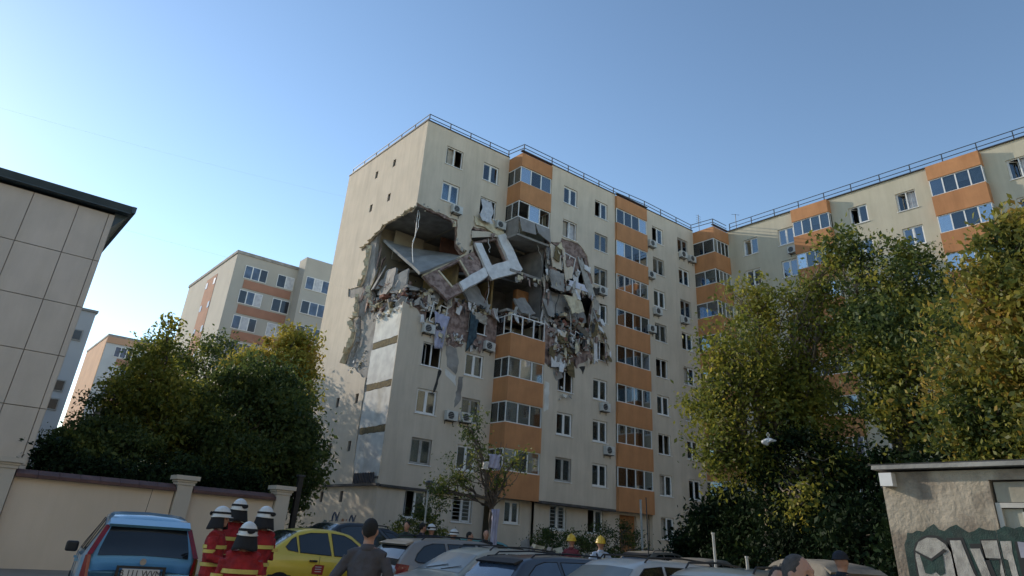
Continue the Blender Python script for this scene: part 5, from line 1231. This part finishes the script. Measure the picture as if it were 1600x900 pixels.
mb = MB(); mb.tube([(0, 0, 3.05), (0, 0, 3.28)], .06, 12, None, .17); mb.build('lamp_shade', mat('lamp_brown', (.14, .12, .09), None, 5, .5), LP); mb = MB(); mb.tube([(0, 0, 3.28), (0, 0, 3.36)], .2, 12, None, .12); mb.build('lamp_cap', M_metal, LP)

# ---------------------------------------------------------------- people
M_skin = mat('skin', (.42, .23, .155), (.37, .19, .13), 9, .55, .1); M_hair = mat('dark_hair', (.018, .014, .011), (.01, .008, .007), 30, .75, .6)
M_hairg = mat('greying_hair', (.09, .08, .075), (.05, .045, .04), 30, .8, .6)
M_ff = mat('firefighter_red', (.36, .018, .022), (.22, .010, .014), 7, .85, 1.0, bscale=9); M_ffband = mat('reflective_yellow', (.62, .50, .12), (.52, .42, .1), 8, .45)
M_tro = mat('dark_trousers', (.03, .032, .04), (.02, .021, .026), 4, .9); M_shirt = mat('blue_grey_shirt', (.085, .085, .105), (.065, .058, .06), 3, .9, 1.0, bscale=8); M_navyc = mat('navy_uniform', (.014, .018, .028), (.01, .012, .02), 4, .85, 1.0, bscale=8)
M_helm = mat('white_helmet', (.66, .66, .64), (.58, .58, .56), 4, .3, coat=.4); M_yhelm = mat('yellow_helmet', (.70, .46, .02), (.62, .40, .015), 4, .35, coat=.4)
M_paleb = mat('pale_blue_shirt', (.40, .46, .55), (.33, .39, .48), 4, .9, 1.0, bscale=8); M_blackc = mat('black_cloth', (.015, .015, .018), None, 4, .9); M_maroon = mat('maroon_cloth', (.16, .03, .04), None, 4, .9); M_grn = mat('dark_green_jacket', (.03, .05, .04), None, 4, .9)

def limb(mb, pts, n=12):
    """pts: (x, y, z, rx, ry) elliptical rings, rounded ends"""
    P_ = [Vector(p[:3]) for p in pts]; rings = []
    for i, p in enumerate(P_):
        d = (P_[min(i + 1, len(P_) - 1)] - P_[max(i - 1, 0)]).normalized()
        a = Vector((1, 0, 0)); a = (a - d * a.dot(d))
        if a.length < .2: a = Vector((0, 1, 0)) - d * d.y
        a.normalize(); b = d.cross(a); rx, ry = pts[i][3:5]
        rings.append([p + a * math.cos(t * 2 * math.pi / n) * rx + b * math.sin(t * 2 * math.pi / n) * ry for t in range(n)])
    vs = [v for r_ in rings for v in r_]; fs = [(i * n + t, i * n + (t + 1) % n, (i + 1) * n + (t + 1) % n, (i + 1) * n + t) for i in range(len(rings) - 1) for t in range(n)]
    fs += [tuple(reversed(range(n))), tuple((len(rings) - 1) * n + t for t in range(n))]
    mb.add(vs, fs)
def ell(mb, c, r, n=14, k=9):
    vs = []; 
    for j in range(1, k):
        th = math.pi * j / k
        for i in range(n): a = 2 * math.pi * i / n; vs.append((c[0] + r[0] * math.sin(th) * math.cos(a), c[1] + r[1] * math.sin(th) * math.sin(a), c[2] + r[2] * math.cos(th)))
    t = len(vs); vs += [(c[0], c[1], c[2] + r[2]), (c[0], c[1], c[2] - r[2])]
    fs = [((j) * n + i, (j + 1) * n + i, (j + 1) * n + (i + 1) % n, j * n + (i + 1) % n) for j in range(k - 2) for i in range(n)]
    fs += [(t, i, (i + 1) % n) for i in range(n)] + [(t + 1, (k - 2) * n + (i + 1) % n, (k - 2) * n + i) for i in range(n)]
    mb.add(vs, fs)
BODY = {}
def body_mesh(pose, bulky, vox):
    """standing figure 1.78 m tall facing -y; arms by pose; one closed surface"""
    key = (pose, bulky, vox)
    if key in BODY: return BODY[key]
    mb = MB(); g = 1.22 if bulky else 1.0
    limb(mb, [(0, .0, .82, .155 * g, .105 * g), (0, .0, .92, .175 * g, .125 * g), (0, 0, 1.05, .155 * g, .112 * g), (0, .005, 1.2, .175 * g, .125 * g), (0, .01, 1.33, .19 * g, .125 * g), (0, .015, 1.42, .165 * g, .105 * g), (0, .015, 1.475, .10, .08), (0, .012, 1.53, .058, .06), (0, .0, 1.60, .055, .058)])
    ell(mb, (0, 0, 1.67), (.077, .098, .115)); ell(mb, (0, -.035, 1.595), (.05, .058, .05)); ell(mb, (0, .02, 1.69), (.08, .085, .095))
    ell(mb, (0, -.105, 1.645), (.014, .022, .024)); ell(mb, (0, -.098, 1.665), (.01, .014, .03)); ell(mb, (0, -.09, 1.605), (.026, .014, .012)); ell(mb, (0, -.088, 1.70), (.05, .012, .01)); ell(mb, (0, -.085, 1.572), (.022, .018, .016))
    for s in (-1, 1):
        ell(mb, (s * .08, .005, 1.655), (.012, .02, .032)); ell(mb, (s * .045, -.06, 1.64), (.022, .025, .022))
        limb(mb, [(s * .05, .01, 1.46, .06, .05), (s * .13, .01, 1.435, .068 * g, .068 * g), (s * .185, .01, 1.41, .07 * g, .07 * g)])
        limb(mb, [(s * .085, 0, .90, .088 * g, .095 * g), (s * .095, .0, .72, .082 * g, .088 * g), (s * .10, -.005, .50, .06 * g, .064 * g), (s * .102, .01, .36, .058 * g, .062 * g), (s * .105, .02, .12, .045 * g, .048 * g), (s * .105, .01, .06, .045, .05)])
        limb(mb, [(s * .108, .05, .05, .043, .045), (s * .112, -.06, .045, .05, .042), (s * .118, -.17, .035, .042, .03)])
        sh = Vector((s * .19, .01, 1.40))
        P_ = {'down': (Vector((s * .265, .03, 1.12)), Vector((s * .27, -.06, .88))), 'hips': (Vector((s * .33, .08, 1.16)), Vector((s * .2, -.07, 1.02))),
              'fold': (Vector((s * .26, -.04, 1.14)), Vector((-s * .02, -.21, 1.17))), 'phone': ((Vector((s * .28, -.06, 1.16)), Vector((s * .13, -.2, 1.42))) if s > 0 else (Vector((s * .265, .03, 1.12)), Vector((s * .27, -.06, .88)))),
              'fore': (Vector((s * .27, -.02, 1.13)), Vector((s * .2, -.27, 1.10)))}[pose]
        e, h = P_
        ar = .052 * g
        limb(mb, [(*sh, .064 * g, .064 * g), (*(sh.lerp(e, .4)), ar * 1.1, ar * 1.1), (*e, ar, ar), (*(e.lerp(h, .4)), ar * .92, ar * .92), (*h, ar * .66, ar * .66)])
        d = (h - e).normalized(); up = Vector((0, 0, 1)) - d * d.z
        if up.length < .2: up = Vector((0, 1, 0)) - d * d.y
        up.normalize(); sd_ = d.cross(up)
        palm = h + d * .055
        limb(mb, [(*h, .024, .028), (*(h + d * .03), .026, .03), (*palm, .028, .032), (*(h + d * .09), .024, .028)])
        for q in range(4):
            b0 = h + d * .085 + up * (.027 - q * .018); ln = (.07, .078, .072, .058)[q]
            m1 = b0 + d * ln * .55 + sd_ * s * .012; m2 = b0 + d * ln * .9 + sd_ * s * .032
            limb(mb, [(*b0, .0085, .0085), (*m1, .008, .008), (*m2, .0065, .0065)], 6)
        b0 = h + d * .035 + up * .025; limb(mb, [(*b0, .011, .011), (*(b0 + d * .03 + up * .022), .0095, .0095), (*(b0 + d * .058 + up * .026 + sd_ * s * .012), .008, .008)], 6)
    me = mb.mesh('body_raw'); o = bpy.data.objects.new('tmp_body', me); COL.objects.link(o)
    rm = o.modifiers.new('r', 'REMESH'); rm.mode = 'VOXEL'; rm.voxel_size = vox; rm.use_smooth_shade = True
    sm = o.modifiers.new('s', 'SMOOTH'); sm.factor = .5; sm.iterations = 3
    dg = bpy.context.evaluated_depsgraph_get(); dg.update()
    out = bpy.data.meshes.new_from_object(o.evaluated_get(dg)); out.name = 'body'
    bpy.data.objects.remove(o); bpy.data.meshes.remove(me)
    BODY[key] = (out, {'h': 1}); return BODY[key]

def person(pos, face, label, top, legs, pose='down', hair=M_hair, bulky=False, helmet=None, vox=.013, height=1.78, bands=False, group=None, neck=False, short=False, cap=False, straps=None, patch=False):
    """face: compass angle the person looks toward"""
    root = empty('person', (pos[0], pos[1], gz(*pos[:2]))); root.rotation_euler = (0, 0, R(face) + math.pi / 2)
    s = height / 1.78; root.scale = (s, s, s); tag(root, label, 'person', group)
    me0, _ = body_mesh(pose, bulky, vox); me = me0.copy(); me.name = 'body'
    mats = [M_skin, top, legs, M_blackc]
    for q in mats: me.materials.append(q)
    n = len(me.polygons); ctr = np.empty(n * 3); me.polygons.foreach_get('center', ctr); ctr = ctr.reshape(-1, 3)
    mi = np.full(n, 1); r_ = np.hypot(ctr[:, 0], ctr[:, 1])
    mi[(ctr[:, 2] > 1.505) & (r_ < .14)] = 0
    mi[ctr[:, 2] < .90] = 2; mi[(ctr[:, 2] < .96) & (np.abs(ctr[:, 0]) > .215)] = 0 if pose in ('down', 'phone') else 2
    mi[ctr[:, 2] < .11] = 3
    e = {'down': [(1, .27, -.06, .88), (-1, -.27, -.06, .88)], 'fold': [(1, -.02, -.21, 1.17), (-1, .02, -.21, 1.17)], 'fore': [(1, .2, -.27, 1.10), (-1, -.2, -.27, 1.10)], 'hips': [(1, .2, -.07, 1.02), (-1, -.2, -.07, 1.02)], 'phone': [(1, .13, -.2, 1.42), (-1, -.27, -.06, .88)]}[pose]
    for _, hx, hy, hz in e:
        dd = np.sqrt((ctr[:, 0] - hx) ** 2 + (ctr[:, 1] - hy) ** 2 + (ctr[:, 2] - hz) ** 2)
        mi[(dd < (.2 if short else .03)) | ((dd < .20) & (ctr[:, 2] < hz - .01) & (pose == 'down'))] = 0
    me.polygons.foreach_set('material_index', mi.astype(np.int32)); me.polygons.foreach_set('use_smooth', [True] * n)
    co = np.empty(len(me.vertices) * 3); me.vertices.foreach_get('co', co); co = co.reshape(-1, 3)
    no_ = np.empty(len(me.vertices) * 3); me.vertex_normals.foreach_get('vector', no_); no_ = no_.reshape(-1, 3)
    amp = .016 if bulky else .008; sd0 = pos[0] * 3.1
    for i_, (c_, n0) in enumerate(zip(co, no_)):
        if .1 < c_[2] < 1.47:
            v_ = Vector((c_[0] * 5 + sd0, c_[1] * 5, c_[2] * 9))
            co[i_] = c_ + n0 * amp * (noise.noise(v_) + .6 * (1 - 2 * abs(noise.noise(v_ * 2.1 + Vector((3, c_[0] * 6, 0))))) - .3)
    me.vertices.foreach_set('co', co.ravel())
    me.update(); link('body', me, root)
    for sx in (-1, 1):
        q = MB(); ell(q, (sx * .031, -.083, 1.668), (.012, .008, .007), 8, 6); q.build('eye', M_blackc, root, smooth=True)
    if hair and not (helmet or cap):
        q = MB(); n_, k_ = 20, 12; vs = []
        for j in range(k_ + 1):
            th = math.pi * .78 * j / k_ * (1 + .03 * math.sin(j * 9.0))
            for i in range(n_):
                a = 2 * math.pi * i / n_; front_ = max(0, -math.sin(a)); th2 = th * (1 - .50 * front_ - .16 * abs(math.cos(a)))
                rr_ = 1.0 + .02 * math.sin(i * 5 + j * 3) - .05 * (j / k_) ** 4
                vs.append((.0835 * math.sin(th2) * math.cos(a) * rr_, .016 + .101 * math.sin(th2) * math.sin(a) * rr_, 1.683 + .108 * math.cos(th2)))
        q.add(vs, [(j * n_ + i, (j + 1) * n_ + i, (j + 1) * n_ + (i + 1) % n_, j * n_ + (i + 1) % n_) for j in range(k_) for i in range(n_)])
        q.build('hair', hair, root, smooth=True)
    if not bulky:
        q = MB(); q.tube([(0, .012, 1.47), (0, .006, 1.535)], .088, 14, None, .072); q.build('collar', top, root, smooth=True)
    if helmet or cap:
        m_ = helmet or M_navyc; q = MB(); n_, k_ = 24, 9; vs = []; R1 = (.120, .145, .145) if helmet else (.092, .115, .09)
        for j in range(k_ + 1):
            th = math.pi * .5 * j / k_
            for i in range(n_):
                a = 2 * math.pi * i / n_; vs.append((R1[0] * math.sin(th) * math.cos(a), .01 + R1[1] * math.sin(th) * math.sin(a), 1.705 + R1[2] * math.cos(th)))
        for i in range(n_): a = 2 * math.pi * i / n_; f_ = 1.14 + .14 * max(0, -math.sin(a)); vs.append((R1[0] * math.cos(a) * f_, .01 + R1[1] * math.sin(a) * f_, 1.692 - .012 * max(0, math.sin(a))))
        q.add(vs, [(j * n_ + i, (j + 1) * n_ + i, (j + 1) * n_ + (i + 1) % n_, j * n_ + (i + 1) % n_) for j in range(k_ + 1) for i in range(n_)])
        o = q.build('helmet' if helmet else 'cap', m_, root, smooth=True); so_ = o.modifiers.new('t', 'SOLIDIFY'); so_.thickness = .006
        if helmet is M_yhelm:
            q = MB(); q.tube([(0, .01 + R1[1] * math.cos(t * .31) * -1.01, 1.705 + R1[2] * math.sin(t * .31) * 1.02) for t in range(11)], .014, 6); q.build('helmet_ridge', m_, o)
        elif helmet:
            q = MB(); vs = []
            for i in range(25):
                a = 2 * math.pi * i / 24; 
                for zz, f_ in ((1.735, 1.0), (1.765, .985)): vs.append((R1[0] * math.cos(a) * f_ * 1.02, .01 + R1[1] * math.sin(a) * f_ * 1.02, zz))
            q.add(vs, [(2 * i, 2 * i + 2, 2 * i + 3, 2 * i + 1) for i in range(24)]); q.build('helmet_strap', M_blackc, o)
            q = MB(); ell(q, (-.03, .165, 1.735), (.05, .018, .03)); q.build('lamp_bracket', M_blackc, o)
    if neck:
        q = MB(); vs = []; n_ = 14
        for j in range(6):
            for i in range(n_ + 1):
                a = R(-35) + R(250) * i / n_; rr_ = .95 + j * .075; vs.append((.118 * rr_ * math.cos(a), .01 + .135 * rr_ * math.sin(a), 1.70 - j * .036 - .012 * math.sin(a * 3 + 1) * j / 5))
        q.add(vs, [(j * (n_ + 1) + i, j * (n_ + 1) + i + 1, (j + 1) * (n_ + 1) + i + 1, (j + 1) * (n_ + 1) + i) for j in range(5) for i in range(n_)])
        o = q.build('neck_guard', M_blackc, root, smooth=True); so_ = o.modifiers.new('t', 'SOLIDIFY'); so_.thickness = .008
    if bands:
        g = 1.12
        def hoop(z, rx, ry, hh, cx=0, cy=.008):
            q = MB(); vs = []
            for i in range(29):
                a = 2 * math.pi * i / 28
                for zz in (z, z + hh): vs.append((cx + rx * math.cos(a), cy + ry * math.sin(a), zz))
            q.add(vs, [(2 * i, 2 * i + 2, 2 * i + 3, 2 * i + 1) for i in range(28)]); o = q.build('reflective_band', M_ffband, root); so_ = o.modifiers.new('t', 'SOLIDIFY'); so_.thickness = .006
        hoop(1.255, .236, .170, .05); hoop(1.02, .205, .158, .05)
        hp = {'down': (.245, 1.19), 'fold': (.25, 1.22), 'fore': (.255, 1.2), 'hips': (.285, 1.25), 'phone': (.25, 1.22)}[pose]
        for sx in (-1, 1): hoop(hp[1], .086, .09, .045, sx * hp[0], .01)
        if pose == 'down':
            for sx in (-1, 1): hoop(.98, .072, .074, .045, sx * .273, -.02)
    if straps:
        for sx in (-1, 1):
            q = MB(); q.tube([(sx * .03, .145, 1.12), (sx * .055, .145, 1.3), (sx * .10, .10, 1.45), (sx * .10, .0, 1.50), (sx * .09, -.10, 1.40)], .018, 6); q.build('strap', straps, root)
    if patch:
        q = MB(); q.box(-.10, .10, .142, .150, 1.29, 1.325); q.build('back_patch', M_plate, root)
    return root
cdir = lambda x, y: math.degrees(math.atan2(y + 36.7, x + 20.35))     # direction pointing away from the camera
person((-16.35, -24.75), cdir(-16.4, -24.7) - 105, 'firefighter in red suit seen in profile, face turned right, leftmost of the four', M_ff, M_ff, 'fore', bulky=True, helmet=M_helm, bands=True, neck=True, height=1.75, group='firefighters in red suits')
person((-15.85, -24.0), cdir(-15.8, -24) + 20, 'firefighter in red suit standing farthest back, helmet highest in the group', M_ff, M_ff, 'down', bulky=True, helmet=M_helm, bands=True, neck=True, height=1.88, group='firefighters in red suits')
person((-15.72, -24.85), cdir(-15.5, -24.8) + 35, 'firefighter in red suit on the right of the group beside the yellow taxi', M_ff, M_ff, 'fold', bulky=True, helmet=M_helm, bands=True, neck=True, height=1.80, group='firefighters in red suits')
person((-17.0, -27.7), cdir(-17.0, -27.7) + 3, 'firefighter in red suit seen squarely from behind, nearest of the four', M_ff, M_ff, 'fore', bulky=True, helmet=M_helm, bands=True, neck=True, height=1.61, group='firefighters in red suits')
person((-16.25, -29.25), cdir(-16.2, -29.2) - 15, 'dark-haired man in a blue-grey shirt seen from behind, centre left foreground', M_shirt, M_tro, 'hips', height=1.80, vox=.010)
person((-6.1, -21.75), cdir(-6.1, -21.75) - 20, 'worker with a yellow helmet and maroon top looking at the damage', M_maroon, M_tro, 'down', helmet=M_yhelm, height=1.79, group='workers in yellow helmets')
person((-6.5, -23.2), cdir(-6.5, -23.2) + 5, 'worker with a yellow helmet, pale blue shirt and dark braces', M_paleb, M_tro, 'hips', helmet=M_yhelm, height=1.80, straps=M_navyc, group='workers in yellow helmets')
person((-8.85, -17.9), cdir(-8.8, -18) + 160, 'person in dark green with a red face covering left of the lamp post', M_grn, M_tro, 'down', height=1.83, vox=.02)
person((-8.5, -18.2), cdir(-8.5, -18.2) - 60, 'person with dark hair in a dark jacket standing by the lamp post', M_navyc, M_tro, 'down', height=1.83, vox=.02)
person((-8.2, -18.2), cdir(-8.2, -18.2) - 40, 'white-helmeted firefighter in dark uniform right of the lamp post', M_navyc, M_navyc, 'down', helmet=M_helm, height=1.76, vox=.02)
person((-7.7, -18.6), cdir(-7.7, -18.6) + 120, 'white-helmeted firefighter in dark uniform over the grey estate roof', M_navyc, M_navyc, 'fold', helmet=M_helm, height=1.68, vox=.02)
person((-7.35, -18.9), cdir(-7.3, -18.9) - 100, 'person in black bending beside the white-helmeted firefighter', M_blackc, M_tro, 'down', height=1.70, vox=.02)
person((-7.0, -19.2), cdir(-7, -19.2) + 180, 'bald man in a dark polo facing the camera under the battered tree', M_navyc, M_tro, 'down', hair=None, height=1.78, vox=.02)
person((-15.8, -33.97), cdir(-15.8, -33.97) - 125, 'man with greying hair in profile at the bottom edge, right foreground', M_blackc, M_tro, 'down', hair=M_hairg, height=1.70, vox=.009)
person((-15.2, -33.45), cdir(-15.2, -33.45) + 180, 'person whose brow just shows at the bottom edge left of the grey-haired man', M_blackc, M_tro, 'down', height=1.62, vox=.014)
person((-9.85, -31.1), cdir(-9.85, -31.1) - 35, 'police officer in navy uniform and cap with a white patch on the back', M_navyc, M_navyc, 'down', cap=True, height=1.85, patch=True)
